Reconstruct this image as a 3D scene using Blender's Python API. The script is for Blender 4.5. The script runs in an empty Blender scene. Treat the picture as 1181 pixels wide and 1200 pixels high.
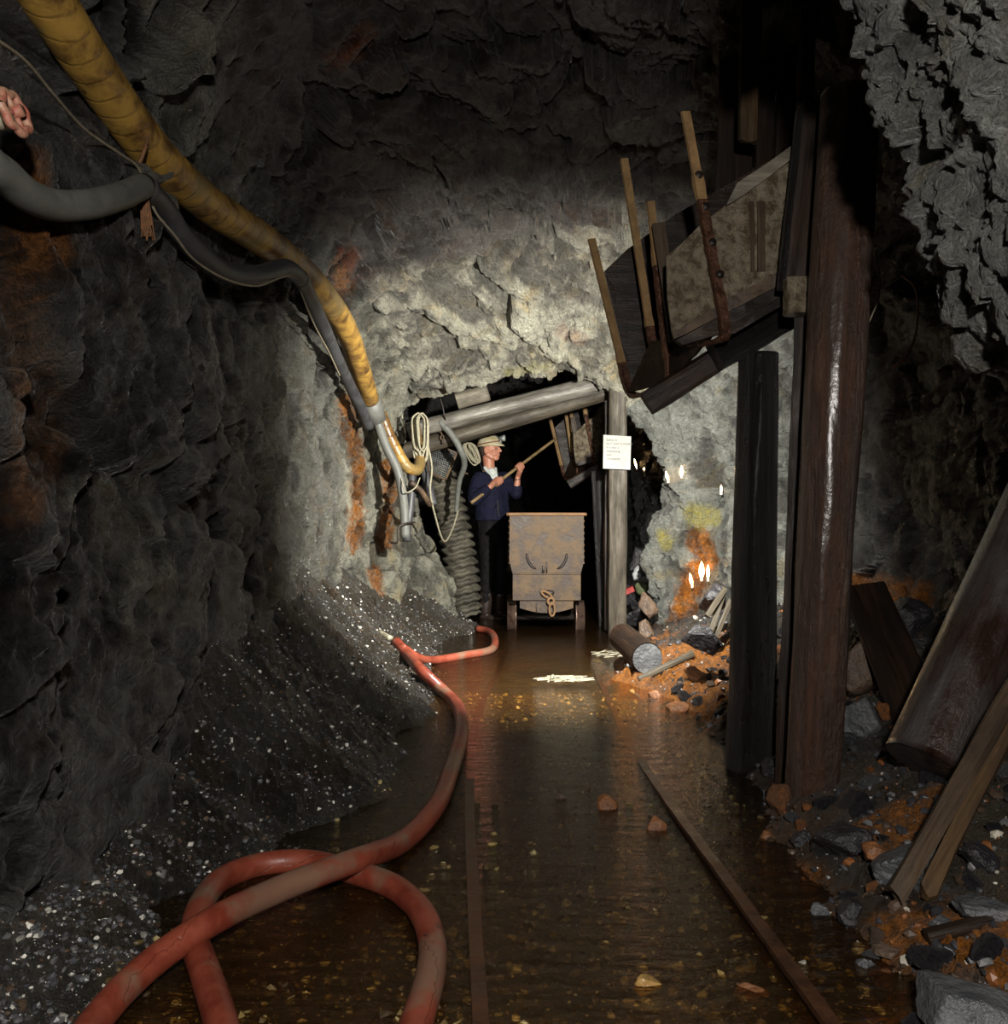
import bpy, bmesh, math, random
import numpy as np
from mathutils import Vector, Matrix
random.seed(7); RNG = np.random.default_rng(7)
COL = bpy.context.scene.collection
F = 1060.0; CX = 590.5; CY = 600.0; CH = 1.05

def P(px, py, Y):
    return Vector(((px-CX)/F*Y, Y, CH-(py-CY)/F*Y))

# ------------------------------------------------------------------ noise
def _h(ix, iy, iz, seed):
    n = (ix.astype(np.uint32)*np.uint32(73856093)) ^ (iy.astype(np.uint32)*np.uint32(19349663)) ^ (iz.astype(np.uint32)*np.uint32(83492791)) ^ np.uint32((seed*2654435761) & 0xffffffff)
    n = (n ^ (n >> np.uint32(13)))*np.uint32(1274126177)
    n = (n ^ (n >> np.uint32(16)))*np.uint32(2246822519)
    n = n ^ (n >> np.uint32(15))
    return n.astype(np.float64)/4294967295.0

def vnoise(p, seed=0):
    i = np.floor(p).astype(np.int64); f = p-i
    f = f*f*f*(f*(f*6-15)+10)
    x, y, z = i[:, 0], i[:, 1], i[:, 2]
    def c(a, b, d): return _h(x+a, y+b, z+d, seed)
    fx, fy, fz = f[:, 0], f[:, 1], f[:, 2]
    a0 = c(0,0,0)*(1-fx)+c(1,0,0)*fx; a1 = c(0,1,0)*(1-fx)+c(1,1,0)*fx
    b0 = c(0,0,1)*(1-fx)+c(1,0,1)*fx; b1 = c(0,1,1)*(1-fx)+c(1,1,1)*fx
    return ((a0*(1-fy)+a1*fy)*(1-fz)+(b0*(1-fy)+b1*fy)*fz)*2-1

def fbm(p, octv=4, seed=0, gain=.5):
    s = 0; a = 1; q = p.copy()
    for k in range(octv):
        s = s+a*vnoise(q, seed+k); a *= gain; q = q*2.03+11.7
    return s

def facets(p, seed=0, slope=1.0):
    """craggy rock: every Worley cell is a tilted plane"""
    i = np.floor(p).astype(np.int64)
    best = np.full(len(p), 1e9); sec = best.copy(); val = np.zeros(len(p))
    for dx in (-1, 0, 1):
        for dy in (-1, 0, 1):
            for dz in (-1, 0, 1):
                x, y, z = i[:, 0]+dx, i[:, 1]+dy, i[:, 2]+dz
                c = np.stack([x+_h(x,y,z,seed+1), y+_h(x,y,z,seed+2), z+_h(x,y,z,seed+3)], 1)
                d = p-c; dd = (d*d).sum(1)
                g = np.stack([_h(x,y,z,seed+4), _h(x,y,z,seed+5), _h(x,y,z,seed+6)], 1)*2-1
                v = (d*g).sum(1)*slope+(_h(x,y,z,seed+7)-.5)*.9
                m = dd < best
                sec = np.where(m, best, np.minimum(sec, dd))
                val = np.where(m, v, val); best = np.where(m, dd, best)
    edge = np.sqrt(sec)-np.sqrt(best)
    return val, edge

def sstep(a, b, x):
    t = np.clip((x-a)/(b-a), 0, 1); return t*t*(3-2*t)

def pchip(xs, ys, xq):
    xs = np.asarray(xs, float); ys = np.asarray(ys, float)
    sh = ys.shape; ys = ys.reshape(len(xs), -1)
    h = np.diff(xs)[:, None]; d = np.diff(ys, axis=0)/h
    m = np.zeros_like(ys)
    w = (d[:-1]*d[1:]) > 0
    m[1:-1] = np.where(w, 2*d[:-1]*d[1:]/np.where(w, d[:-1]+d[1:], 1), 0)
    m[0] = d[0]; m[-1] = d[-1]
    k = np.clip(np.searchsorted(xs, xq)-1, 0, len(xs)-2)
    t = ((xq-xs[k])/(xs[k+1]-xs[k]))[:, None]; hh = h[k]
    r = (2*t**3-3*t**2+1)*ys[k]+(t**3-2*t**2+t)*hh*m[k]+(-2*t**3+3*t**2)*ys[k+1]+(t**3-t**2)*hh*m[k+1]
    return r.reshape((len(xq),)+sh[1:])

# ------------------------------------------------------------------ mesh helpers
def tagobj(o, label=None, cat=None, group=None, kind=None):
    if label: o['label'] = label
    if cat: o['category'] = cat
    if group: o['group'] = group
    if kind: o['kind'] = kind
    return o

def thing(name, label, cat, loc=(0, 0, 0), group=None):
    o = bpy.data.objects.new(name, None); COL.objects.link(o)
    o.empty_display_size = .1; o.location = loc
    return tagobj(o, label, cat, group)

def wloc(o):
    v = Vector(o.location)
    while o.parent: o = o.parent; v += Vector(o.location)
    return v

def raw_mesh(name, V, Fc, uv=None, smooth=True):
    me = bpy.data.meshes.new(name)
    me.from_pydata([tuple(v) for v in V], [], [tuple(f) for f in Fc])
    if uv is not None:
        l = me.uv_layers.new(name='UVMap')
        idx = np.empty(len(me.loops), dtype=np.int32); me.loops.foreach_get('vertex_index', idx)
        l.data.foreach_set('uv', np.asarray(uv, float)[idx].ravel())
    if smooth: me.polygons.foreach_set('use_smooth', [True]*len(me.polygons))
    me.update(); return me

def obj(name, V, Fc, mat, parent=None, uv=None, smooth=True, label=None):
    """V in world coordinates; origin goes to the base (or to the parent's origin)"""
    V = np.asarray(V, float)
    if parent is None:
        org = np.array([(V[:, 0].min()+V[:, 0].max())/2, (V[:, 1].min()+V[:, 1].max())/2, V[:, 2].min()])
    else: org = np.array(wloc(parent))
    o = bpy.data.objects.new(name, raw_mesh(name, V-org, Fc, uv, smooth)); COL.objects.link(o)
    if parent is None: o.location = org
    else: o.parent = parent
    if mat: o.data.materials.append(mat)
    if label: o['label'] = label
    return o

class MB:
    """collects shapes into one mesh"""
    def __init__(s): s.V = []; s.F = []; s.U = []
    def add(s, V, Fc, U=None):
        n = len(s.V); s.V += [tuple(v) for v in V]; s.F += [tuple(i+n for i in f) for f in Fc]
        s.U += [tuple(u) for u in (U if U is not None else [(0, 0)]*len(V))]; return s
    def tube(s, pts, r, n=12, cap=True, wob=0, seed=0, smooth=True, step=None):
        return s.add(*tube_data(pts, r, n, cap, wob, seed, smooth, step))
    def box(s, c, size, R=None, bev=0.004):
        return s.add(*box_data(c, size, R, bev))
    def bar(s, a, b, w, t, up=(0, 0, 1), bev=.002):
        a = Vector(a); b = Vector(b); x = (b-a).normalized(); y = Vector(up).cross(x)
        if y.length < 1e-4: y = Vector((0, 1, 0)).cross(x)
        y.normalize(); z = x.cross(y)
        return s.box((a+b)/2, ((b-a).length, w, t), Matrix((x, y, z)).transposed(), bev)
    def build(s, name, mat, parent=None, smooth=True, label=None):
        return obj(name, s.V, s.F, mat, parent, s.U, smooth, label)

def spline(pts, step=.02):
    P_ = [np.array(p, float) for p in pts]
    if len(P_) < 3:
        n = max(2, int(np.linalg.norm(P_[1]-P_[0])/step)+1)
        return np.array([P_[0]+(P_[1]-P_[0])*t for t in np.linspace(0, 1, n)])
    Q = [2*P_[0]-P_[1]]+P_+[2*P_[-1]-P_[-2]]; out = []
    for i in range(1, len(Q)-2):
        p0, p1, p2, p3 = Q[i-1:i+3]; n = max(2, int(np.linalg.norm(p2-p1)/step))
        a = np.linalg.norm(p1-p0)**.5+1e-6; b = np.linalg.norm(p2-p1)**.5+1e-6; c = np.linalg.norm(p3-p2)**.5+1e-6
        m1 = ((p1-p0)/a-(p2-p0)/(a+b)+(p2-p1)/b)*b; m2 = ((p2-p1)/b-(p3-p1)/(b+c)+(p3-p2)/c)*b
        for k in range(n):
            t = k/n
            out.append((2*t**3-3*t*t+1)*p1+(t**3-2*t*t+t)*m1+(-2*t**3+3*t*t)*p2+(t**3-t*t)*m2)
    out.append(Q[-2]); return np.array(out)

def tube_data(pts, r, n=12, cap=True, wob=0, seed=0, smooth=True, step=None):
    rr0 = r if hasattr(r, '__len__') else None
    C = spline(pts, step or max(.01, (min(r) if rr0 is not None else r)*.8)) if smooth else np.array([tuple(p) for p in pts], float)
    m = len(C)
    d = np.r_[0, np.cumsum(np.linalg.norm(np.diff(C, axis=0), axis=1))]
    if rr0 is not None:
        K = np.array([tuple(p) for p in pts], float); kd = np.r_[0, np.cumsum(np.linalg.norm(np.diff(K, axis=0), axis=1))]
        R = np.interp(d/d[-1], kd/kd[-1], r)
    else: R = np.full(m, float(r))
    T = np.gradient(C, axis=0); T /= np.linalg.norm(T, axis=1)[:, None]+1e-12
    up = np.array([0, 0, 1.]) if abs(T[0, 2]) < .9 else np.array([1., 0, 0])
    N = np.cross(T[0], up); N /= np.linalg.norm(N)
    V = []; U = []
    for i in range(m):
        N = N-T[i]*np.dot(N, T[i]); N /= np.linalg.norm(N); B = np.cross(T[i], N)
        a = np.arange(n)/n*2*math.pi
        V.append(C[i]+R[i]*(np.cos(a)[:, None]*N+np.sin(a)[:, None]*B))
        U += [(d[i], k/n) for k in range(n)]
    V = np.concatenate(V)
    if wob:
        cc = np.repeat(C, n, axis=0); ra = np.repeat(R, n)
        nz = fbm(V/np.maximum(ra, .01)[:, None]*.8+seed*13.1, 3, seed)
        V = cc+(V-cc)*(1+wob*nz)[:, None]
    Fc = []
    for i in range(m-1):
        for k in range(n):
            a = i*n+k; b = i*n+(k+1) % n
            Fc.append((a, b, b+n, a+n))
    V = [tuple(v) for v in V]
    if cap:
        Fc.append(tuple(range(n))[::-1]); Fc.append(tuple((m-1)*n+k for k in range(n)))
    return V, Fc, U

def box_data(c, size, R=None, bev=.004):
    bm = bmesh.new(); bmesh.ops.create_cube(bm, size=1)
    for v in bm.verts: v.co = Vector((v.co.x*size[0], v.co.y*size[1], v.co.z*size[2]))
    if bev > 0: bmesh.ops.bevel(bm, geom=list(bm.edges), offset=min(bev, min(size)*.3), segments=1, affect='EDGES')
    M = R or Matrix.Identity(3); c = Vector(c)
    V = [tuple(c+M @ v.co) for v in bm.verts]; bm.verts.index_update()
    U = [(v.co.x, v.co.y+v.co.z) for v in bm.verts]
    Fc = [tuple(v.index for v in f.verts) for f in bm.faces]
    bm.free(); return V, Fc, U

def axes(a, b, face=(0, -1, 0)):
    """matrix with local X along a->b and local Y facing 'face'"""
    a = Vector(a); b = Vector(b); x = (b-a).normalized(); y = Vector(face)
    y = (y-x*y.dot(x)).normalized(); z = x.cross(y)
    M = Matrix((x, y, z)).transposed().to_4x4(); M.translation = a; return M

def put(name, me, mat, M, parent=None, label=None):
    o = bpy.data.objects.new(name, me); COL.objects.link(o)
    if mat and not me.materials: me.materials.append(mat)
    if parent is not None:
        o.parent = parent; M = Matrix.Translation(-wloc(parent)) @ M
    o.matrix_basis = M
    if label: o['label'] = label
    return o

def log(name, a, b, r0, r1, mat, parent=None, wob=.05, seed=0, label=None, bend=0, n=40, knots=()):
    """round timber, local X along the log"""
    L = (Vector(b)-Vector(a)).length; m = max(8, int(L/.02))
    xs = np.linspace(0, L, m); V = []; Fc = []
    for x in xs:
        t = x/L; r = r0+(r1-r0)*t
        for k in range(n):
            q = k/n*2*math.pi; V.append((x, math.cos(q)*r, math.sin(q)*r))
    V = np.array(V)
    q = np.stack([V[:, 0]*.9+seed*3.3, V[:, 1]*7, V[:, 2]*7], 1)
    g = np.stack([V[:, 0]*2+seed, V[:, 1]*26, V[:, 2]*26], 1)
    k = 1+wob*fbm(q, 3, seed)+wob*.42*fbm(g, 3, seed+5)
    for (kx, ka, kr, kh) in knots:
        dx = (V[:, 0]-kx)/kr; an = np.arctan2(V[:, 2], V[:, 1])-ka; an = (an+math.pi) % (2*math.pi)-math.pi
        k += kh*np.exp(-dx*dx-(an*2.2)**2)
    V[:, 1] *= k; V[:, 2] *= k
    V[:, 1] += bend*np.sin(V[:, 0]/L*math.pi)
    for i in range(m-1):
        for j in range(n):
            A = i*n+j; B = i*n+(j+1) % n; Fc.append((A, A+n, B+n, B))
    V = [tuple(v) for v in V]
    for (i0, sgn) in ((0, -1), (m-1, 1)):       # end grain: rings to the centre
        base = i0*n; prev = [base+j for j in range(n)]
        for fr in (.92, .6, .3):
            cur = []
            for j in range(n):
                v = V[base+j]; V.append((v[0]+sgn*.004*(1-fr)+random.uniform(-.0015, .0015), v[1]*fr, v[2]*fr)); cur.append(len(V)-1)
            for j in range(n):
                f = (prev[j], prev[(j+1) % n], cur[(j+1) % n], cur[j]); Fc.append(f if sgn > 0 else f[::-1])
            prev = cur
        Fc.append(tuple(prev) if sgn > 0 else tuple(prev[::-1]))
    return put(name, raw_mesh(name, V, Fc), mat, axes(a, b), parent, label)

def plank(name, a, b, w, t, mat, parent=None, face=(0, -1, 0), seed=0, label=None, rough=.004, chip=.0):
    """sawn timber: local X length, local Z width, local Y thickness (towards face)"""
    L = (Vector(b)-Vector(a)).length
    nx = max(6, int(L/.025)); nz = max(3, int(w/.02)); ny = max(2, int(t/.02))
    bm = bmesh.new(); bmesh.ops.create_cube(bm, size=1)
    for v in bm.verts: v.co = Vector(((v.co.x+.5)*L, v.co.y*t, v.co.z*w))
    for ax, cnt, lo, hi in ((0, nx, 0, L), (1, ny, -t/2, t/2), (2, nz, -w/2, w/2)):
        for k in range(1, cnt):
            co = [0, 0, 0]; co[ax] = lo+(hi-lo)*k/cnt; no = [0, 0, 0]; no[ax] = 1
            bmesh.ops.bisect_plane(bm, geom=bm.verts[:]+bm.edges[:]+bm.faces[:], plane_co=co, plane_no=no)
    bm.verts.index_update()
    V = np.array([v.co[:] for v in bm.verts]); Fc = [tuple(v.index for v in f.verts) for f in bm.faces]; bm.free()
    q = np.stack([V[:, 0]*2.5+seed*7.7, V[:, 1]*22+seed, V[:, 2]*22], 1)
    n1 = fbm(q, 3, seed); n2 = fbm(q+31.3, 3, seed+9); e = .92
    corner = (np.abs(V[:, 1]) > t/2*.98) & (np.abs(V[:, 2]) > w/2*.98)
    V[:, 1] += np.sign(V[:, 1])*(rough*n1)-np.where(corner, np.sign(V[:, 1])*t*.06, 0)
    V[:, 2] += rough*1.5*n2-np.where(corner, np.sign(V[:, 2])*w*.03, 0)
    if chip:
        endm = np.maximum(sstep(.12, 0, V[:, 0]), sstep(L-.12, L, V[:, 0]))
        V[:, 0] += np.where(V[:, 0] < L/2, 1, -1)*endm*chip*np.abs(fbm(np.stack([V[:, 2]*40, V[:, 1]*20, V[:, 0]*0+seed], 1), 2, seed))
    return put(name, raw_mesh(name, V, Fc, smooth=False), mat, axes(a, b, face), parent, label)

def rock_data(seed, size=1, flat=.7, sub=4, rough=.06, cuts=11):
    r = np.random.default_rng(seed)
    bm = bmesh.new(); bmesh.ops.create_icosphere(bm, subdivisions=sub, radius=1)
    V = np.array([v.co[:] for v in bm.verts]); Fc = [tuple(v.index for v in f.verts) for f in bm.faces]; bm.free()
    n = r.normal(size=(cuts, 3)); n /= np.linalg.norm(n, axis=1)[:, None]; d = r.uniform(.5, .95, cuts)
    dot = V @ n.T; rad = np.min(np.where(dot > .05, d/np.maximum(dot, .05), 9), axis=1); rad = np.minimum(rad, 1.15)
    V = V*rad[:, None]*(1+rough*fbm(V*2.2+seed, 4, seed))[:, None]
    V = V*np.array([1, r.uniform(.65, .95), flat]); return V*size, Fc
# ------------------------------------------------------------------ materials
def mat(name):
    m = bpy.data.materials.new(name); m.use_nodes = True; nt = m.node_tree
    return m, nt, nt.nodes['Principled BSDF']
class NT:
    def __init__(s, nt): s.nt = nt
    def n(s, t, **k):
        nd = s.nt.nodes.new(t)
        for a, v in k.items():
            if a.startswith('_'): setattr(nd, a[1:], v)
            else: nd.inputs[a.replace('__', ' ')].default_value = v
        return nd
    def l(s, a, b): s.nt.links.new(a, b)
    def coord(s, kind='Object', scale=(1, 1, 1)):
        tc = s.n('ShaderNodeTexCoord'); mp = s.n('ShaderNodeMapping'); mp.inputs['Scale'].default_value = scale
        s.l(tc.outputs[kind], mp.inputs['Vector']); return mp.outputs['Vector']
    def noise(s, v, scale, detail=6, rough=.6, dist=0):
        nd = s.n('ShaderNodeTexNoise'); nd.inputs['Scale'].default_value = scale; nd.inputs['Detail'].default_value = detail
        nd.inputs['Roughness'].default_value = rough; nd.inputs['Distortion'].default_value = dist
        s.l(v, nd.inputs['Vector']); return nd.outputs['Fac']
    def ramp(s, v, stops):
        nd = s.n('ShaderNodeValToRGB'); cr = nd.color_ramp
        while len(cr.elements) < len(stops): cr.elements.new(.5)
        for e, (p, c) in zip(cr.elements, stops):
            e.position = p; e.color = (c, c, c, 1) if not hasattr(c, '__len__') else (*c, 1)
        s.l(v, nd.inputs['Fac']); return nd.outputs['Color']
    def mix(s, f, a, b, mode='MIX'):
        nd = s.n('ShaderNodeMix', _data_type='RGBA', _blend_type=mode)
        for k, x in ((0, f), (6, a), (7, b)):
            if hasattr(x, 'node'): s.l(x, nd.inputs[k])
            elif hasattr(x, '__len__'): nd.inputs[k].default_value = (*x, 1)
            else: nd.inputs[k].default_value = x if k == 0 else (x, x, x, 1)
        return nd.outputs[2]
    def math(s, op, a, b=0):
        nd = s.n('ShaderNodeMath', _operation=op)
        for k, x in ((0, a), (1, b)):
            if hasattr(x, 'node'): s.l(x, nd.inputs[k])
            else: nd.inputs[k].default_value = x
        return nd.outputs[0]
    def attr(s, name):
        nd = s.n('ShaderNodeAttribute'); nd.attribute_name = name; return nd.outputs
    def bump(s, bsdf, hs, strength=.6, dist=.02, normal=None):
        b = s.n('ShaderNodeBump'); b.inputs['Strength'].default_value = strength; b.inputs['Distance'].default_value = dist
        s.l(hs, b.inputs['Height']); s.l(b.outputs[0], bsdf.inputs['Normal']); return b

def rock_material(name, dark, light, brown, pale, rust, bscale=1.0, wet=.5, brown_amt=.5, shade=.8, rlo=.22, rhi=.62, fine=.35):
    m, nt, bs = mat(name); k = NT(nt); v = k.coord()
    n1 = k.noise(v, 1.7, 9, .68, .6); n2 = k.noise(v, 7, 8, .7, .4); n3 = k.noise(v, 38, 6, .7); n4 = k.noise(v, 3.1, 5, .6, 1.2)
    base = k.mix(k.ramp(n1, [(.38, 0), (.62, 1)]), dark, light)
    base = k.mix(k.math('MULTIPLY', k.ramp(n4, [(.5, 0), (.62, 1)]), brown_amt), base, brown)
    base = k.mix(k.ramp(n2, [(.6, 0), (.72, .6)]), base, [min(1, c*1.9) for c in light])
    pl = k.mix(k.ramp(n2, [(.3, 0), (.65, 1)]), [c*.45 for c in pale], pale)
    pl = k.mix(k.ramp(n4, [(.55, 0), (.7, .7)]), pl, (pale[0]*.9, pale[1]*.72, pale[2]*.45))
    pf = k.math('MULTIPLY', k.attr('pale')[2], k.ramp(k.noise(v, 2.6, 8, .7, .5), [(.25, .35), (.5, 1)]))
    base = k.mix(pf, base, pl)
    rf = k.math('MULTIPLY', k.attr('rust')[2], k.ramp(k.noise(v, 14, 7, .75), [(.32, .0), (.5, 1)]))
    ru = k.mix(k.ramp(n3, [(.35, 0), (.65, 1)]), [c*.45 for c in rust], rust)
    base = k.mix(rf, base, ru)
    if shade:
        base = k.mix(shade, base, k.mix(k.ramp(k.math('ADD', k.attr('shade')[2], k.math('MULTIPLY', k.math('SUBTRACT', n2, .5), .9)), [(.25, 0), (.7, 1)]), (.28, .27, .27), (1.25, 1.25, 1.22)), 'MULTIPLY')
        ym = k.math('MULTIPLY', k.attr('yel')[2], k.ramp(n3, [(.35, .3), (.6, 1)])); base = k.mix(ym, base, (.45, .40, .10))
    base = k.mix(.55, base, k.mix(k.ramp(n3, [(.3, 0), (.7, 1)]), (.35, .35, .35), (1, 1, 1)), 'MULTIPLY')
    base = k.mix(.6, base, k.mix(k.ramp(k.noise(v, 130*bscale, 4, .8), [(.36, 0), (.62, 1)]), (.3, .3, .3), (1.35, 1.35, 1.35)), 'MULTIPLY')
    k.l(base, bs.inputs['Base Color'])
    k.l(k.ramp(k.noise(v, 5, 7, .7), [(.38, rlo+.3*(1-wet)), (.62, rhi)]), bs.inputs['Roughness'])
    bs.inputs['Specular IOR Level'].default_value = .75
    vo = k.n('ShaderNodeTexVoronoi', _feature='DISTANCE_TO_EDGE'); vo.inputs['Scale'].default_value = 9*bscale
    mpd = k.n('ShaderNodeVectorMath', _operation='ADD'); k.l(v, mpd.inputs[0])
    nz = k.n('ShaderNodeTexNoise'); nz.inputs['Scale'].default_value = 6; nz.inputs['Detail'].default_value = 5; k.l(v, nz.inputs['Vector'])
    sc = k.n('ShaderNodeVectorMath', _operation='SCALE'); sc.inputs['Scale'].default_value = .25; k.l(nz.outputs['Color'], sc.inputs[0]); k.l(sc.outputs[0], mpd.inputs[1])
    k.l(mpd.outputs[0], vo.inputs['Vector'])
    crack = k.ramp(vo.outputs['Distance'], [(0, 0), (.06, 1)])
    h = k.math('ADD', k.math('MULTIPLY', k.noise(v, 22*bscale, 10, .72, .3), 1.6), k.math('MULTIPLY', crack, .18))
    h = k.math('ADD', h, k.math('MULTIPLY', k.noise(v, 95*bscale, 5, .7), fine))
    k.bump(bs, h, 1.0, .06)
    return m

M = {}
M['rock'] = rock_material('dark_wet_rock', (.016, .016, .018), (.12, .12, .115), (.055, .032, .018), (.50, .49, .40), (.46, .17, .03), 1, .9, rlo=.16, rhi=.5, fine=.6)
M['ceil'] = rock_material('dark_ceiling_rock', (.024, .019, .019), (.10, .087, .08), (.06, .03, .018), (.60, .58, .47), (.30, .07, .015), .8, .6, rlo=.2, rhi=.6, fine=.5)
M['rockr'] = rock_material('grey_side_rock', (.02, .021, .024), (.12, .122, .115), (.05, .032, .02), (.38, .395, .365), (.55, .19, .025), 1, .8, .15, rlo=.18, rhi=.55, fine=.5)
M['floor'] = rock_material('gravelly_mud', (.02, .018, .016), (.10, .094, .082), (.09, .05, .018), (.30, .22, .11), (.62, .22, .03), 2.2, .9, .3, 0, rlo=.25, rhi=.6)

def simple(name, color, rough=.5, metal=0, var=.35, scale=12, bump=.3, dist=.005, spec=.5, col2=None, lo=.35, hi=.65, stretch=(1, 1, 1), coord='Object', rvar=.15):
    m, nt, bs = mat(name); k = NT(nt); v = k.coord(coord, stretch)
    n1 = k.noise(v, scale, 8, .65, .3); n2 = k.noise(v, scale*5, 5, .65)
    c2 = col2 if col2 is not None else [c*(1-var*1.4) for c in color]
    c = k.mix(k.ramp(n1, [(lo, 0), (hi, 1)]), c2, color)
    c = k.mix(.3, c, k.ramp(n2, [(.3, .3), (.7, 1)]), 'MULTIPLY')
    k.l(c, bs.inputs['Base Color']); bs.inputs['Metallic'].default_value = metal
    k.l(k.ramp(n1, [(.3, max(.05, rough-rvar)), (.7, min(1, rough+rvar))]), bs.inputs['Roughness'])
    bs.inputs['Specular IOR Level'].default_value = spec
    if bump: k.bump(bs, k.math('ADD', n1, k.math('MULTIPLY', n2, .5)), bump, dist)
    return m
WS = (1.2, 16, 16)
def wood(name, a, b, rough=.5, scale=2.2, bump=.7, dist=.006, lo=.35, hi=.6, stain=None, coat=0):
    m, nt, bs = mat(name); k = NT(nt); v = k.coord('Object', (1.0, 14, 14)); v2 = k.coord('Object', (2, 6, 6))
    g = k.noise(v, scale, 9, .7, .6); g2 = k.noise(v, scale*4, 6, .7); bl = k.noise(v2, 1.5, 5, .6)
    c = k.mix(k.ramp(g, [(lo, 0), (hi, 1)]), a, b)
    c = k.mix(k.ramp(bl, [(.4, 0), (.62, .75)]), c, stain or [x*.5 for x in a])
    c = k.mix(.45, c, k.ramp(g2, [(.3, .25), (.6, 1)]), 'MULTIPLY')
    k.l(c, bs.inputs['Base Color']); k.l(k.ramp(bl, [(.35, max(.08, rough-.2)), (.6, rough+.1)]), bs.inputs['Roughness'])
    bs.inputs['Specular IOR Level'].default_value = .5 if coat else .25
    bs.inputs['Coat Weight'].default_value = coat; bs.inputs['Coat Roughness'].default_value = .22
    b_ = k.bump(bs, k.math('ADD', k.math('ADD', g, k.math('MULTIPLY', g2, .6)), k.math('MULTIPLY', k.noise(k.coord('Object', (5, 9, 9)), 3, 6, .7), coat*3)), bump, dist)
    if coat:
        cb = k.n('ShaderNodeBump'); cb.inputs['Strength'].default_value = .5; cb.inputs['Distance'].default_value = .006; k.l(k.noise(k.coord('Object', (7, 10, 10)), 2.5, 5, .6), cb.inputs['Height']); k.l(cb.outputs[0], bs.inputs['Coat Normal'])
    return m
M['wet_post'] = wood('wet_dark_timber', (.032, .012, .006), (.08, .034, .016), .36, bump=1.0, dist=.012, stain=(.03, .014, .008), coat=.6)
M['log_dark'] = wood('soaked_dark_log', (.012, .005, .004), (.03, .014, .009), .4, bump=.6, stain=(.045, .04, .04), coat=.5)
M['black_post'] = wood('black_rough_timber', (.005, .004, .004), (.014, .011, .011), .4, bump=1, dist=.03, coat=.03)
M['brown_wood'] = wood('old_brown_plank', (.03, .017, .009), (.08, .05, .026), .55)
M['tan_wood'] = wood('tan_brown_plank', (.055, .03, .014), (.11, .066, .03), .6)
M['dark_wood'] = wood('dark_brown_plank', (.012, .007, .005), (.035, .02, .013), .45)
M['grey_wood'] = wood('weathered_grey_timber', (.11, .095, .07), (.25, .225, .18), .6)
M['header'] = wood('pale_header_log', (.09, .08, .065), (.24, .225, .195), .33)
M['post_grey'] = wood('damp_grey_post', (.04, .032, .022), (.11, .093, .068), .55)
M['handle'] = wood('pale_pole_wood', (.2, .13, .06), (.34, .24, .12), .6, bump=.2)
M['rust_steel'] = simple('rusted_steel', (.10, .062, .030), .65, 0, scale=7, col2=(.035, .019, .010), bump=.7, dist=.01, lo=.42, hi=.58)
M['rust_edge'] = simple('rusted_rim', (.17, .10, .045), .65, .1, scale=12, col2=(.22, .11, .05), bump=.5)
M['sheet'] = simple('pitted_chute_sheet', (.30, .25, .175), .3, .35, scale=22, col2=(.12, .09, .055), bump=1, dist=.02, lo=.4, hi=.6)
M['strap'] = simple('tan_rusted_strap', (.34, .21, .085), .6, .1, scale=16, col2=(.22, .13, .06), bump=.6, dist=.006)
M['strap_wet'] = simple('wet_rusted_strap', (.14, .06, .03), .25, .4, scale=20, col2=(.05, .02, .012), bump=1, dist=.015)
M['wheel'] = simple('worn_iron_wheel', (.22, .15, .12), .3, .6, scale=8, col2=(.07, .035, .025), bump=.3)
M['dark_iron'] = simple('dark_iron', (.03, .022, .018), .5, .3, scale=12, bump=.4)
M['rail'] = simple('rusty_rail', (.10, .04, .018), .38, .2, scale=14, col2=(.035, .015, .008), bump=.6, dist=.005)
M['paper'] = simple('white_paper', (.27, .27, .25), .6, 0, var=.03, scale=4, bump=0)
M['ink'] = simple('faded_ink', (.09, .09, .07), .7, 0, var=.1, bump=0)
M['rope'] = simple('pale_rope', (.36, .33, .23), .8, 0, scale=60, bump=.6, dist=.002)
M['wire'] = simple('tan_wire', (.3, .25, .17), .6, 0, scale=40, bump=0)
M['copper'] = simple('rust_orange_wire', (.35, .13, .05), .6, 0, scale=40, bump=0)
M['fibre'] = simple('brown_fibre', (.26, .12, .05), .8, 0, scale=40, bump=0)
M['blackhose'] = simple('black_rubber', (.05, .052, .055), .5, 0, scale=9, col2=(.022, .022, .025), bump=.3, dist=.003)
M['greyhose'] = simple('dusty_grey_rubber', (.12, .123, .108), .6, 0, scale=10, col2=(.09, .092, .085), bump=.3, dist=.003)
M['valve'] = simple('worn_red_paint', (.35, .07, .05), .5, 0, scale=30, col2=(.4, .25, .16), bump=.5)
M['brass'] = simple('dull_brass', (.4, .36, .26), .5, .3, scale=20)
M['navy'] = simple('navy_cloth', (.007, .008, .026), .85, 0, scale=14, bump=.35, dist=.006, spec=.2)
M['trouser'] = simple('dark_brown_cloth', (.004, .003, .0035), .85, 0, scale=14, bump=.35, dist=.006, spec=.2)
M['boot'] = simple('dark_boot_rubber', (.03, .018, .014), .4, 0, scale=8, bump=.2)
M['shirt'] = simple('pale_shirt', (.55, .58, .55), .85, 0, var=.15, scale=20, bump=.3)
M['skin'] = simple('skin', (.46, .21, .13), .5, 0, var=.15, scale=14, bump=.12, dist=.002, col2=(.36, .14, .09))
M['helmet'] = simple('cream_helmet', (.5, .46, .32), .4, 0, var=.2, scale=16, bump=.15, dist=.003, col2=(.33, .27, .14))
M['maroon'] = simple('maroon_strap', (.16, .04, .03), .6, 0, bump=0)
M['lampgrey'] = simple('grey_lamp', (.3, .31, .3), .4, .3, scale=20, bump=.2)
M['glass'] = simple('lamp_lens', (.5, .55, .5), .15, 0, scale=20, bump=0)
M['hair'] = simple('brown_hair', (.05, .03, .02), .7, 0, scale=60, stretch=(1, 1, .2), bump=.6)
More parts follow.
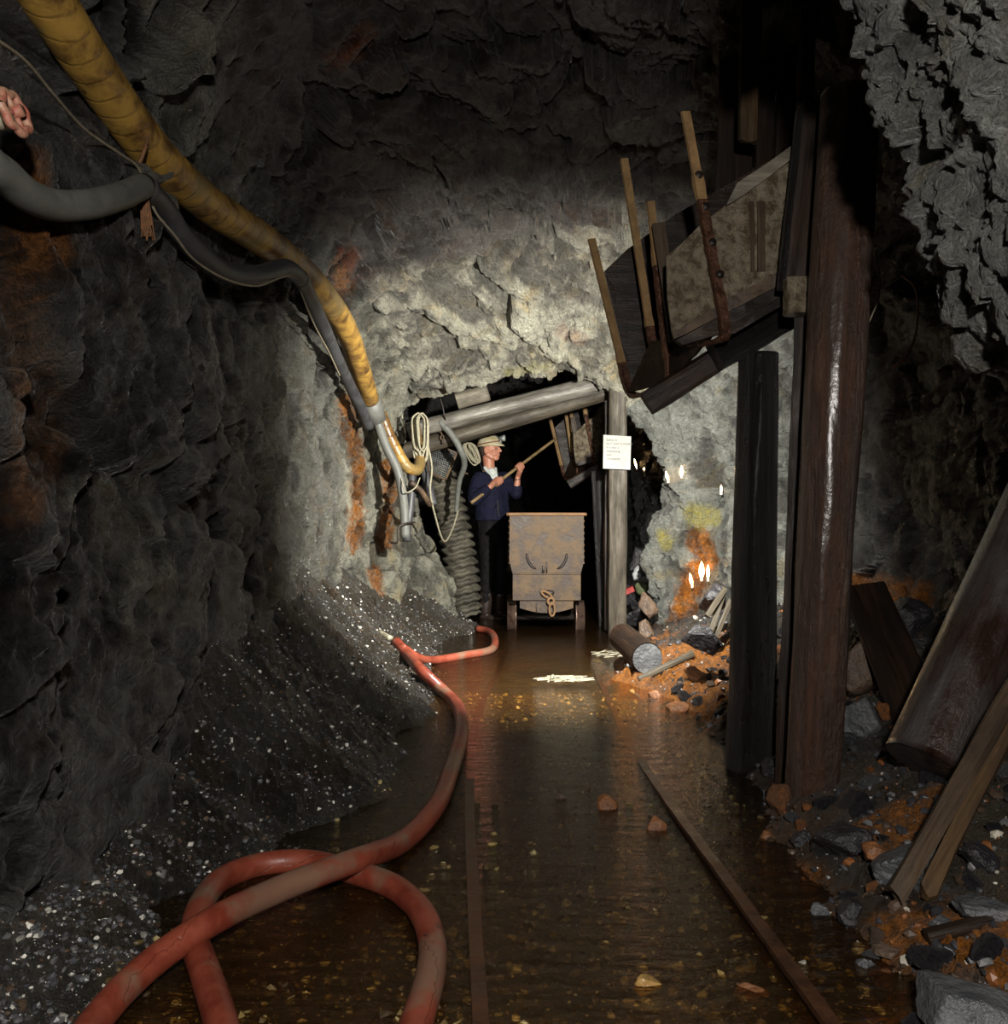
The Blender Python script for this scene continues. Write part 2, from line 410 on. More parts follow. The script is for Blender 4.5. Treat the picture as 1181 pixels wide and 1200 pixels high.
M['eye'] = simple('eye_white', (.2, .15, .13), .3, 0, bump=0)
M['duct'] = simple('grimy_duct_cloth', (.12, .108, .078), .7, 0, scale=7, col2=(.02, .017, .013), bump=.6, dist=.01)
M['red'] = simple('red_plastic', (.3, .02, .015), .4, 0, var=.2)
M['green'] = simple('green_sacking', (.10, .12, .05), .8, 0, bump=.6, dist=.01)
M['white'] = simple('white_plastic', (.32, .34, .34), .5, 0, var=.15)
M['foam'] = simple('cream_scum', (.36, .33, .24), .6, 0, var=.3, scale=30, bump=.5)
M['wax'] = simple('candle_wax', (.75, .7, .6), .5, 0, var=.1)
M['greyrock'] = simple('grey_stone', (.13, .135, .14), .4, 0, scale=5, col2=(.05, .052, .058), bump=.9, dist=.03)
M['brownrock'] = simple('brown_stone', (.16, .10, .06), .5, 0, scale=5, col2=(.07, .05, .04), bump=.9, dist=.03)
M['paleroc'] = simple('pale_stone', (.27, .26, .21), .5, 0, scale=8, col2=(.25, .24, .2), bump=.6, dist=.01)
M['darkrock'] = simple('dark_stone', (.035, .033, .037), .35, 0, scale=6, col2=(.015, .014, .016), bump=.9, dist=.03)
M['rustrock'] = simple('rust_coated_stone', (.36, .13, .03), .5, 0, scale=6, col2=(.10, .05, .03), bump=.9, dist=.02)
M['yellowrock'] = simple('yellow_stone', (.5, .33, .1), .3, 0, scale=8, col2=(.3, .15, .05), bump=.5)

def hose_mat(name, a, b, c, band, bandw, rough=.5):
    """rubber hose, worn patches + wrapped bands along its length (UV.x in metres)"""
    m, nt, bs = mat(name); k = NT(nt); v = k.coord('Object'); tc = k.n('ShaderNodeTexCoord'); sx = k.n('ShaderNodeSeparateXYZ'); k.l(tc.outputs['UV'], sx.inputs[0])
    n1 = k.noise(v, 7, 8, .7, .3); n2 = k.noise(v, 2.2, 5, .6); n3 = k.noise(v, 60, 4, .6)
    col = k.mix(k.ramp(n1, [(.4, 0), (.58, 1)]), a, b)
    col = k.mix(k.ramp(n2, [(.54, 0), (.6, .85)]), col, c)
    col = k.mix(k.ramp(k.noise(v, 5, 9, .8), [(.63, 0), (.66, .85)]), col, (.02, .01, .008))
    u = k.math('ADD', k.math('MULTIPLY', sx.outputs[0], band), k.math('MULTIPLY', sx.outputs[1], 1.0))
    u = k.math('ADD', u, k.math('MULTIPLY', n2, 1.5))
    fr = k.math('FRACT', u)
    bandf = k.ramp(fr, [(0, 0), (bandw, 1), (1-bandw, 1), (1, 0)])
    col = k.mix(.35, col, k.mix(bandf, (.45, .4, .35), (1, 1, 1)), 'MULTIPLY')
    k.l(col, bs.inputs['Base Color']); k.l(k.ramp(n1, [(.3, rough-.12), (.7, rough+.15)]), bs.inputs['Roughness'])
    k.bump(bs, k.math('ADD', k.math('MULTIPLY', bandf, .5), k.math('MULTIPLY', n3, .3)), .6, .006); return m
M['yellow'] = hose_mat('yellow_ribbed_hose', (.09, .045, .015), (.30, .175, .036), (.15, .105, .04), 12, .10, .36)
M['redhose'] = hose_mat('red_rubber_hose', (.15, .026, .014), (.23, .05, .026), (.17, .10, .065), 1.2, .01, .42)

def emis(name, col, s):
    m, nt, bs = mat(name); bs.inputs['Base Color'].default_value = (*col, 1)
    bs.inputs['Emission Color'].default_value = (*col, 1); bs.inputs['Emission Strength'].default_value = s; return m
M['flame'] = emis('candle_flame', (1, .62, .28), 28)

def water_mat():
    m = bpy.data.materials.new('shallow_mine_water'); m.use_nodes = True; nt = m.node_tree; nt.nodes.clear(); k = NT(nt)
    out = k.n('ShaderNodeOutputMaterial'); mx = k.n('ShaderNodeMixShader'); tr = k.n('ShaderNodeBsdfTransparent'); gl = k.n('ShaderNodeBsdfGlossy')
    df = k.n('ShaderNodeBsdfDiffuse'); mx2 = k.n('ShaderNodeMixShader')
    tr.inputs[0].default_value = (.90, .72, .45, 1); df.inputs[0].default_value = (.12, .06, .018, 1); gl.inputs['Roughness'].default_value = .06
    fr = k.n('ShaderNodeFresnel'); fr.inputs['IOR'].default_value = 1.33
    v = k.coord('Object', (1, 1, 1)); v2_ = k.coord('Object', (.7, 1.6, 1)); n1 = k.noise(v2_, 11, 4, .5, .3); n2 = k.noise(v2_, 60, 4, .6)
    b = k.n('ShaderNodeBump'); b.inputs['Strength'].default_value = .55; b.inputs['Distance'].default_value = .02
    k.l(k.math('ADD', n1, k.math('MULTIPLY', n2, .35)), b.inputs['Height'])
    for x in (gl, fr): k.l(b.outputs[0], x.inputs['Normal'])
    sp = k.n('ShaderNodeSeparateXYZ'); k.l(v, sp.inputs[0])
    mx2.inputs[0].default_value = .07
    k.l(tr.outputs[0], mx2.inputs[1]); k.l(df.outputs[0], mx2.inputs[2])
    k.l(fr.outputs[0], mx.inputs[0]); k.l(mx2.outputs[0], mx.inputs[1]); k.l(gl.outputs[0], mx.inputs[2]); k.l(mx.outputs[0], out.inputs[0]); return m
M['water'] = water_mat()

def stone_attr_mat():
    m, nt, bs = mat('loose_gravel'); k = NT(nt)
    k.l(k.attr('tint')[0], bs.inputs['Base Color']); bs.inputs['Roughness'].default_value = .4; return m
M['gravel'] = stone_attr_mat()

# ------------------------------------------------------------------ the rock shell
def sect(Y, *p): return (Y, p)
SEC = [
 sect(-.6, (-1.05,-.3),(-1.2,.5),(-1.3,1.1),(-1.38,1.7),(-1.55,2.4),(-1.0,3.3),(0,3.6),(.9,3.5),(1.5,2.9),(1.7,2.0),(1.7,1.2),(1.65,.6),(1.6,-.3)),
 sect(1.2, (-1.0,-.3),(-1.12,.5),(-1.22,1.1),(-1.32,1.7),(-1.55,2.4),(-1.0,3.2),(0,3.5),(.8,3.3),(1.0,2.7),(1.15,2.0),(1.5,1.2),(1.8,.6),(1.9,-.3)),
 sect(1.75, (-1.0,-.3),(-1.12,.5),(-1.2,1.1),(-1.33,1.7),(-1.55,2.4),(-1.0,3.2),(0,3.45),(.66,3.1),(.76,2.5),(.93,2.0),(1.10,1.5),(1.7,.9),(2.1,-.3)),
 sect(2.2, (-.98,-.3),(-1.08,.5),(-1.15,1.1),(-1.3,1.7),(-1.5,2.4),(-1.0,3.2),(0,3.45),(.60,3.0),(.76,2.42),(.93,1.95),(1.10,1.5),(1.7,1.1),(2.3,-.3)),
 sect(2.42, (-1.0,-.3),(-1.07,.5),(-1.15,1.1),(-1.3,1.7),(-1.5,2.4),(-1.0,3.2),(0,3.45),(.9,3.2),(1.4,2.8),(1.7,2.2),(1.9,1.5),(2.2,.9),(2.4,-.3)),
 sect(3.0, (-1.02,-.3),(-1.05,.5),(-1.12,1.1),(-1.25,1.7),(-1.42,2.35),(-.95,3.25),(0,3.5),(.9,3.4),(1.8,3.0),(2.3,2.2),(2.35,1.5),(2.4,.8),(2.4,-.3)),
 sect(4.0, (-1.05,-.3),(-1.08,.5),(-1.12,1.1),(-1.2,1.7),(-1.32,2.3),(-.85,3.15),(0,3.42),(.9,3.4),(1.9,3.0),(2.45,2.2),(2.4,1.4),(2.4,.8),(2.35,-.3)),
 sect(5.5, (-1.12,-.3),(-1.15,.5),(-1.15,1.1),(-1.17,1.7),(-1.2,2.25),(-.7,2.95),(0,3.15),(.8,3.2),(1.8,2.8),(2.3,2.2),(2.3,1.4),(2.3,.7),(2.2,-.3)),
 sect(6.5, (-1.12,-.3),(-1.15,.5),(-1.18,1.1),(-1.2,1.7),(-1.12,2.2),(-.6,2.68),(0,2.82),(.8,2.8),(1.6,2.5),(2.0,2.0),(2.1,1.4),(2.0,.7),(1.9,-.3)),
 sect(7.2, (-1.0,-.3),(-1.08,.5),(-1.13,1.1),(-1.08,1.6),(-.96,2.08),(-.5,2.38),(.1,2.47),(.8,2.4),(1.3,2.12),(1.6,1.8),(1.75,1.3),(1.65,.7),(1.5,-.3)),
 sect(7.7, (-.66,-.3),(-.84,.5),(-.97,1.1),(-.97,1.6),(-.78,1.98),(-.3,2.11),(.2,2.17),(.75,2.14),(1.05,1.95),(1.3,1.7),(1.4,1.25),(1.27,.7),(1.24,-.3)),
 sect(8.25, (-.28,-.3),(-.55,.5),(-.80,1.1),(-.92,1.6),(-.88,2.15),(-.3,2.45),(.2,2.55),(.8,2.5),(1.35,2.25),(1.6,1.7),(1.65,1.25),(1.6,.7),(1.5,-.3)),
 sect(8.8, (-.95,-.3),(-1.05,.5),(-1.15,1.1),(-1.15,1.6),(-1.05,2.2),(-.4,2.6),(.2,2.7),(.9,2.6),(1.5,2.3),(1.8,1.7),(1.85,1.25),(1.8,.7),(1.7,-.3)),
 sect(12, (-1.1,-.3),(-1.2,.5),(-1.25,1.1),(-1.2,1.6),(-1.1,2.2),(-.5,2.7),(.2,2.8),(1.0,2.7),(1.7,2.4),(2.0,1.7),(2.0,1.25),(1.9,.7),(1.8,-.3)),
 sect(22, (-1.0,-.3),(-1.1,.5),(-1.15,1.1),(-1.1,1.6),(-1.0,2.2),(-.4,2.6),(.4,2.8),(1.2,2.7),(1.9,2.4),(2.2,1.7),(2.2,1.25),(2.1,.7),(2.0,-.3)),
]
def proj(V):
    Y = np.maximum(V[:, 1], .05); return CX+V[:, 0]/Y*F, CY-(V[:, 2]-CH)/Y*F
def stain(V, strokes, ymin=.5, ymax=8.4):
    px, py = proj(V); out = np.zeros(len(V))
    w = fbm(V*9, 3, 77)*.45
    for pts, r, s in strokes:
        d = np.full(len(V), 1e9)
        for a, b in zip(pts[:-1], pts[1:]):
            ax, ay = a; bx, by = b; L = (bx-ax)**2+(by-ay)**2+1e-9
            t = np.clip(((px-ax)*(bx-ax)+(py-ay)*(by-ay))/L, 0, 1)
            d = np.minimum(d, np.hypot(px-ax-t*(bx-ax), py-ay-t*(by-ay)))
        out = np.maximum(out, s*sstep(1.25, .55, d/r+w))
    return np.where((V[:, 1] > ymin) & (V[:, 1] < ymax), out, 0)

def build_shell():
    Ys = np.array([s[0] for s in SEC]); G = np.array([s[1] for s in SEC])            # ns,13,2
    rows = np.concatenate([np.linspace(-.6, 1.0, 30, endpoint=False), np.exp(np.linspace(0, math.log(6.9), 430, endpoint=False)), np.linspace(6.9, 9, 150, endpoint=False), np.linspace(9, 22, 110)])
    g = pchip(Ys, G, rows)                                                            # nr,13,2
    per = [60, 64, 64, 64, 100, 90, 90, 90, 76, 64, 50, 60]
    u = np.concatenate([np.linspace(i, i+1, n, endpoint=False) for i, n in enumerate(per)]+[np.array([12.])])
    gg = np.swapaxes(g, 0, 1)                                                        # 13,nr,2
    S = np.swapaxes(pchip(np.arange(13), gg, u), 0, 1)                               # nr,nc,2
    nr, nc = S.shape[:2]
    V = np.empty((nr, nc, 3)); V[..., 0] = S[..., 0]; V[..., 1] = rows[:, None]; V[..., 2] = S[..., 1]
    N = np.cross(np.gradient(V, axis=0), np.gradient(V, axis=1)); N /= np.linalg.norm(N, axis=2)[..., None]+1e-12
    V = V.reshape(-1, 3); N = N.reshape(-1, 3)
    # N should point inward (towards x~0.3,z~1.3)
    inn = np.stack([.3-V[:, 0], V[:, 1]*0, 1.4-V[:, 2]], 1); N *= np.sign((N*inn).sum(1))[:, None]
    side = np.clip(-V[:, 0], 0, 1)
    warp = np.stack([fbm(V*1.3, 3, 3), fbm(V*1.3+9, 3, 4), fbm(V*1.3+19, 3, 5)], 1)
    dip = np.array([[.35, .3, .9], [.9, -.3, -.2], [.1, .95, -.35]]); dip = dip/np.linalg.norm(dip, axis=1)[:, None]
    Q = (V+warp*.22) @ dip.T                                                        # rotated: strata across axis 0
    str_ = Q*np.array([.55, 1.5, 1.0])
    f1, e1 = facets(str_*1.25, 11, .9); f2, e2 = facets(str_*3.4+5, 21, 1.0); f3, e3 = facets(str_*9+3, 31, 1.0)
    sm = fbm(V*.9, 3, 8)
    right = sstep(.4, 1.0, V[:, 0]); near = sstep(2.9, 2.0, V[:, 1]); brow = sstep(6.2, 7.2, V[:, 1])
    amp = 1-.30*brow
    a1 = .14+.02*right; a2 = .065+.02*right*near; a3 = .024+.008*right
    leftlow = sstep(-.8, -1.1, V[:, 0])*sstep(3.2, 4.5, V[:, 1])*sstep(7.3, 6.5, V[:, 1])
    rn = right*near
    mk = np.where(rn > .02)[0]
    if len(mk):
        Vm = V[mk]+warp[mk]*.05; g2, h2 = facets(Vm*4.2+2, 111, 1.0); g3, h3 = facets(Vm*11+2, 121, 1.0); g4, h4 = facets(Vm*27, 131, 1.0)
        w_ = sstep(.02, .4, rn[mk]); f2[mk] = f2[mk]*(1-w_)+g2*w_; f3[mk] = f3[mk]*(1-w_)+(g3+.35*g4)*w_; e2[mk] = h2; e1[mk] = 1
    d = amp*(a1*f1*(1-.55*leftlow)*(1-.85*rn)+a2*f2*(1-.5*leftlow)*(1+.35*brow)*(1-.6*rn)+a3*f3)+.05*sm+.02*fbm(V*7, 4, 9)-.02*np.exp(-e2*14)-.03*np.exp(-e1*18)*(1-leftlow)
    d += .007*fbm(V*30, 3, 12)
    dg_ = d.reshape(nr, nc)
    for _ in range(1):
        dg_ = np.pad(dg_, 1, mode='edge'); dg_ = .25*dg_[:-2]+.5*dg_[1:-1]+.25*dg_[2:]; dg_ = .25*dg_[:, :-2]+.5*dg_[:, 1:-1]+.25*dg_[:, 2:]
    wl = .15+.8*sstep(-.5, -.9, V[:, 0])*sstep(5.0, 3.5, V[:, 1]); d = d*(1-wl)+dg_.ravel()*wl+.006*fbm(V*45, 3, 14)
    edge = sstep(.5, 1.2, V[:, 1])
    V = V+N*(d*(.3+.7*edge))[:, None]
    if EXTRA_SHELL: V = EXTRA_SHELL(V, N)
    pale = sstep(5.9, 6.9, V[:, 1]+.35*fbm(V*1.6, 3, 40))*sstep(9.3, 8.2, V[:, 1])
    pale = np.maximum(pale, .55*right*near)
    pale = np.maximum(pale, stain(V, [([(215,20),(200,110),(225,200)],55,.35), ([(470,340),(700,330)],30,.5), ([(130,600),(170,680)],50,.32), ([(330,420),(370,560),(380,700)],70,.28)]))  # lit patches on left wall and brow painted pale, plus a lighter blotch
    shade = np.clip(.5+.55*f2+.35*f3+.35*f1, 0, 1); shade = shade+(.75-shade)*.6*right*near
    rust = stain(V, [([(405,470),(420,560),(415,640)],9,1),([(452,545),(458,580),(448,640)],9,1),([(440,670),(447,745)],9,1.),
        ([(820,630),(828,665)],13,1.2),([(822,665),(805,700),(800,740)],17,1.2),([(425,45),(395,70)],18,.75),([(15,200),(40,290)],34,.5),([(20,360),(50,460),(20,600)],34,.3),([(410,300),(400,330)],14,.6),
        ([(1000,690),(1080,700)],20,.9),([(660,390),(680,395)],10,.4)])
    yel = stain(V, [([(815,600),(830,605)],16,1),([(775,625),(780,635)],9,1),([(640,430),(600,438)],8,.5)])
    idx = np.arange(nr*nc).reshape(nr, nc)
    cs = np.cumsum([0]+per)
    def piece(name, c0, c1, mt, label=None):
        ii = idx[:, c0:c1+1]; loc = V[ii.ravel()]
        n2 = c1-c0+1; a = np.arange(nr*n2).reshape(nr, n2)
        q = np.stack([a[:-1, :-1], a[:-1, 1:], a[1:, 1:], a[1:, :-1]], -1).reshape(-1, 4)
        o = grid_obj(name, loc, q, mt)
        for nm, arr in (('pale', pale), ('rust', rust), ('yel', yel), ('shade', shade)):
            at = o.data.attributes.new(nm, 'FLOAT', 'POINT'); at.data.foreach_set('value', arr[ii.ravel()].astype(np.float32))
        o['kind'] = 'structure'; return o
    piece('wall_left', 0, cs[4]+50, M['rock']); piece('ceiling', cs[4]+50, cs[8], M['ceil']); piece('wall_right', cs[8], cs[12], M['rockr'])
    # far end of the drift
    e = V[idx[-1]]; c = e.mean(0); VV = np.vstack([e, c]); n = len(e)
    obj('wall_back', VV, [(i, (i+1) % n, n) for i in range(n)], M['rock'])['kind'] = 'structure'
    return V, idx

def grid_obj(name, V, q, mt):
    me = bpy.data.meshes.new(name)
    me.vertices.add(len(V)); me.vertices.foreach_set('co', V.astype(np.float32).ravel())
    me.loops.add(q.size); me.loops.foreach_set('vertex_index', q.astype(np.int32).ravel())
    me.polygons.add(len(q)); me.polygons.foreach_set('loop_start', np.arange(0, q.size, 4, dtype=np.int32)); me.polygons.foreach_set('loop_total', np.full(len(q), 4, dtype=np.int32))
    me.polygons.foreach_set('use_smooth', np.ones(len(q), dtype=bool)); me.update(calc_edges=True)
    o = bpy.data.objects.new(name, me); COL.objects.link(o); me.materials.append(mt); return o

# ------------------------------------------------------------------ floor
XL = ([.5, 2.0, 2.5, 3.0, 3.5, 4.5, 5.5, 6.3, 7, 7.6, 8.3, 9, 22], [-.85, -.85, -.8, -.55, -.42, -.32, -.36, -.42, -.5, -.3, -.15, -.5, -.5])
XR = ([.5, 2.0, 3.0, 4.0, 5.0, 5.7, 6.4, 7, 7.6, 9, 22], [.78, .80, .86, .95, .85, .62, .68, .95, 1.0, 1.2, 1.2])
def fh_smooth(x, y):
    wb = .05*np.sin(4.1*y)+.035*np.sin(9.7*y+1)+.02*np.sin(23*y)
    xl = np.interp(y, *XL)+wb; xr = np.interp(y, *XR)+.6*wb
    bed = -.022-.03*sstep(3.4, 4.2, y)
    dl = np.maximum(xl-x, 0); dr = np.maximum(x-xr, 0)
    z = bed+.42*dl+.5*dl**2*sstep(2.2, 3.2, y)+.035*sstep(0, .22, dl)
    z = z+.30*dr+.04*sstep(0, .2, dr)
    z = z+.22*np.exp(-((x-2.05)/.55)**2-((y-4.0)/1.0)**2)+.12*np.exp(-((x-1.5)/.4)**2-((y-6.4)/.7)**2)
    return z
def fh(x, y):
    x = np.atleast_1d(np.asarray(x, float)); y = np.atleast_1d(np.asarray(y, float))
    q = np.stack([x, y, x*0], 1); xl = np.interp(y, *XL); xr = np.interp(y, *XR)
    bank = np.clip((np.maximum(xl-x, 0)+np.maximum(x-xr, 0))*6, 0, 1)
    f1, e1 = facets(q*5, 51, 1); f2, e2 = facets(q*16, 61, 1); f3, e3 = facets(q*45, 71, 1)
    rb = sstep(.7, 1.0, x)
    return fh_smooth(x, y)+bank*(.035-.015*rb)*f1*.8+(.005+bank*(.014-.002*rb))*f2+(.004+.004*bank)*f3+.012*fbm(q*2.2, 3, 81)
def ground(px, py):
    """the point of the floor seen at a pixel"""
    Y = np.linspace(1.5, 14, 4000); x = (px-CX)/F*Y; z = CH-(py-CY)/F*Y
    k = np.argmax(z <= fh_smooth(x, Y)); return Vector((x[k], Y[k], float(fh(x[k], Y[k])[0])))
def fz(x, y): return float(fh(x, y)[0])
def build_floor():
    rows = np.concatenate([np.linspace(-.6, 1.5, 30, endpoint=False), np.exp(np.linspace(math.log(1.5), math.log(9), 760, endpoint=False)), np.linspace(9, 22, 60)])
    xs = np.concatenate([np.linspace(-2.0, -1.2, 30, endpoint=False), np.linspace(-1.2, 1.7, 560, endpoint=False), np.linspace(1.7, 3.2, 140)])
    X, Y = np.meshgrid(xs, rows); x = X.ravel(); y = Y.ravel(); V = np.stack([x, y, fh(x, y)], 1)
    nr, nc = X.shape; a = np.arange(nr*nc).reshape(nr, nc)
    q = np.stack([a[:-1, :-1], a[:-1, 1:], a[1:, 1:], a[1:, :-1]], -1).reshape(-1, 4)
    o = grid_obj('floor', V, q, M['floor']); o['kind'] = 'structure'
    xl = np.interp(y, *XL); xr = np.interp(y, *XR)
    chan = sstep(.05, -.1, x-xr)*sstep(.05, -.1, xl-x)
    pale = sstep(0, .15, xl-x)*(.05+.1*sstep(4.0, 5.8, y)); pale = np.maximum(pale, .35*sstep(.25, .5, x-xr)*sstep(3.2, 2.4, y))
    pale = np.maximum(pale, chan*np.clip(.6+.5*fbm(V*6, 3, 95), 0, 1))
    rust = sstep(-.15, .15, x-xr)*(.0+.45*fbm(V*2.5, 3, 90)); rust = np.maximum(rust, .1+.35*fbm(V*1.7, 3, 92))*sstep(-.1, .3, x-xl)*sstep(.6, -.1, x-xr)
    rust = np.maximum(rust, stain(V, [([(1040,1110),(1181,1110),(1181,1180),(1060,1190)],45,1.4), ([(1030,985),(1100,950)],28,1.2), ([(740,790),(830,770),(820,830),(790,820)],32,1.2), ([(700,720),(740,745)],10,.4), ([(870,1010),(960,1050)],36,.7)]))
    rust = rust*(1-.75*stain(V, [([(1000,1040),(1181,1010)],40,1)]))
    for nm, arr in (('pale', pale), ('rust', rust)):
        at = o.data.attributes.new(nm, 'FLOAT', 'POINT'); at.data.foreach_set('value', np.clip(arr, 0, 1).astype(np.float32))
    # water sheet, only as wide as the gutter between the banks
    ys = np.linspace(.6, 16, 120); VV = []; FF = []
    for i, yy in enumerate(ys):
        VV += [(float(np.interp(yy, *XL))-.22, yy, 0), (float(np.interp(yy, *XR))+.22, yy, 0)]
        if i: n = len(VV); FF.append((n-4, n-3, n-1, n-2))
    w = obj('puddle_water', VV, FF, M['water']); tagobj(w, 'shallow brown mine water lying between the rails and over the floor', 'water', kind='stuff')

def scatter(name, n, region, smin, smax, tints, seed, label, cat, dens=None):
    r = np.random.default_rng(seed); base = []
    for k in range(8): base.append(rock_data(900+k, 1, .7, 1, 0, 8))
    x0, x1, y0, y1 = region
    yy = np.exp(r.uniform(math.log(y0), math.log(y1), n*3)); xx = r.uniform(x0, x1, n*3)
    keep = dens(xx, yy) > r.uniform(0, 1, n*3); xx = xx[keep][:n]; yy = yy[keep][:n]; n = len(xx)
    zz = fh(xx, yy); sz = smin*(smax/smin)**(r.uniform(0, 1, n)**2.2); Vs = []; Fs = []; Ts = []; off = 0
    for i in range(n):
        v, f = base[i % 8]; a = r.uniform(0, 6.28); c, s = math.cos(a), math.sin(a)
        R = np.array([[c, -s, 0], [s, c, 0], [0, 0, 1]]); R = R @ np.array([[1, 0, 0], [0, math.cos(a*3), -math.sin(a*3)], [0, math.sin(a*3), math.cos(a*3)]])
        Vs.append((v*sz[i]) @ R.T+np.array([xx[i], yy[i], zz[i]+sz[i]*.25])); Fs.append(np.array(f)+off); off += len(v)
        p = r.uniform(); acc = 0
        for w, t in tints:
            acc += w
            if p < acc: break
        Ts.append(np.tile(np.r_[np.array(t)*r.uniform(.6, 1.2), 1], (len(v), 1)))
    V = np.concatenate(Vs); Fc = np.concatenate(Fs); T = np.concatenate(Ts)
    o = obj(name, V, Fc.tolist(), M['gravel'], smooth=False)
    at = o.data.color_attributes.new('tint', 'FLOAT_COLOR', 'POINT'); at.data.foreach_set('color', T.astype(np.float32).ravel())
    tagobj(o, label, cat, kind='stuff'); return o
EXTRA_SHELL = None
V_SHELL, I_SHELL = build_shell(); build_floor()
R_ = math.radians
def single(o, label, cat, group=None): return tagobj(o, label, cat, group)

# ------------------------------------------------------------------ rails
def rail(pts, label):
    C = spline(pts, .06); prof = [(-.03,-.065),(.03,-.065),(.03,-.055),(.008,-.045),(.008,-.02),(.017,-.014),(.017,0),(-.017,0),(-.017,-.014),(-.008,-.02),(-.008,-.045),(-.03,-.055)]
    V = []; Fc = []; n = len(prof); T = np.gradient(C, axis=0)
    for i, c in enumerate(C):
        t = T[i]/np.linalg.norm(T[i]); s = np.array([t[1], -t[0], 0]); s /= np.linalg.norm(s)
        for (a, b) in prof: V.append(c+s*a+np.array([0, 0, b+.0015*math.sin(i*1.7)]))
        if i:
            for k in range(n): A = (i-1)*n+k; B = (i-1)*n+(k+1) % n; Fc.append((A, B, B+n, A+n))
    Fc.append(tuple(range(n))[::-1]); Fc.append(tuple(range((len(C)-1)*n, len(C)*n)))
    o = obj('rail', V, Fc, M['rail'], smooth=False); single(o, label, 'rail'); return o
CARTX = .375
rail([(-.02, 1.4, .004), (-.05, 1.9, .004), (-.085, 2.5, .004), (-.135, 3.6, .0), (-.13, 5, -.03), (-.02, 6.5, -.035), (.075, 8, -.035), (.12, 10, -.035), (.13, 13, -.035)], 'left rusty track rail running under the brown water beside the red hose')
rail([(.69, 1.4, .03), (.655, 1.85, .03), (.625, 2.5, .026), (.59, 3.3, .014), (.58, 4, -.005), (.60, 5, -.03), (.64, 6.5, -.035), (.675, 8, -.035), (.70, 10, -.035), (.71, 13, -.035)], 'right rusty track rail edging the rubble below the round posts')

# ------------------------------------------------------------------ mine cart
cart = thing('mine_cart', 'rusted iron mine tub on small wheels standing on the rails below the far chute', 'mine cart', (CARTX, 8.7, -.035))
X0, Y0 = CARTX, 7.95
def tub():
    L = 1.1; t = .008; V = []; Fc = []
    prof = [(-.325, 1.03), (-.328, .62), (-.30, .51), (.30, .51), (.328, .62), (.325, 1.03)]
    inner = [(-.317, 1.03), (-.32, .625), (-.296, .525), (.296, .525), (.32, .625), (.317, 1.03)]
    for yy, pr in ((Y0, prof), (Y0+L, prof), (Y0+t, inner), (Y0+L-t, inner)):
        for (x, z) in pr: V.append((X0+x, yy, z))
    n = 6
    for k in range(n-1): Fc.append((k, k+1, n+k+1, n+k)); Fc.append((2*n+k+1, 2*n+k, 3*n+k, 3*n+k+1))
    Fc.append(tuple(range(n))[::-1]); Fc.append(tuple(range(n, 2*n))); Fc.append(tuple(range(2*n, 3*n))); Fc.append(tuple(range(3*n, 4*n))[::-1])
    for a, b in ((0, 2*n), (n-1, 3*n-1)): Fc.append((a, n+a, b+n, b))
    Fc.append((0, n-1, 3*n-1, 2*n)); Fc.append((n, 2*n-1, 4*n-1, 3*n))
    return V, Fc
v, f = tub(); obj('tub_body', v, f, M['rust_steel'], cart, smooth=False)
b = MB()
for (x0, y0, x1, y1) in ((-.34,0,.34,0), (-.34,1.1,.34,1.1), (-.34,0,-.34,1.1), (.34,0,.34,1.1)):
    b.tube([(X0+x0, Y0+y0, 1.03), (X0+(x0+x1)/2, Y0+(y0+y1)/2, 1.031), (X0+x1, Y0+y1, 1.03)], .015, 10)
b.build('rim', M['rust_edge'], cart)
b = MB(); b.box((X0, Y0-.004, .39), (.60, .016, .235), bev=.004); b.bar((X0-.30, Y0-.014, .508), (X0+.30, Y0-.014, .508), .02, .012)
b.build('buffer_plate', M['rust_steel'], cart, smooth=False)
b = MB()
for sx in (-1, 1):                       # under frame
    b.bar((X0+sx*.2, Y0+.06, .24), (X0+sx*.2, Y0+1.05, .24), .06, .09)
V = []; n = 16
for yy in (Y0+.01, Y0+.10):
    V += [(X0-.235, yy, .28)]+[(X0-.235+.47*k/n, yy, .205-.045*math.sin(math.pi*k/n)) for k in range(n+1)]+[(X0+.235, yy, .28)]
m_ = n+3; Fc = [tuple(range(m_))[::-1], tuple(range(m_, 2*m_))]+[(k, (k+1) % m_, m_+(k+1) % m_, m_+k) for k in range(m_)]
b.add(V, Fc); b.build('under_frame', M['rust_steel'], cart, smooth=False)
b = MB(); b.bar((X0-.09, Y0-.002, .20), (X0-.09, Y0+.009, .20), .008, .09); b.build('plate_seam', M['dark_iron'], cart)
for sx in (-1, 1):                       # two curved slots in the end plate
    b = MB(); b.tube([(X0+sx*(.175-.10*(1-math.cos(a))), Y0-.003, .685-.135*math.sin(a)) for a in np.linspace(0, 1.4, 9)], [.008, .011, .012, .012, .012, .012, .012, .01, .006], 8)
    b.build('curved_bar', M['dark_iron'], cart)
b = MB(); b.bar((X0-.03, Y0-.01, .515), (X0-.03, Y0-.01, .575), .02, .02); b.bar((X0+.0, Y0-.012, .515), (X0+.0, Y0-.012, .61), .012, .01); b.build('latch', M['dark_iron'], cart)
b = MB()
for z in np.linspace(.6, .97, 8):
    for sx in (-1, 1): b = MB(); b.tube([(X0+sx*.334, Y0+.03, z), (X0+sx*.32, Y0+.03, z)], .009, 8, smooth=False); b.build('rivet', M['rust_edge'], cart)
b = MB(); b.tube([(X0-.03, Y0-.012, .34), (X0+.02, Y0-.014, .345), (X0+.06, Y0-.012, .33)], .022, 8); b.build('coupling_slot', M['dark_iron'], cart)
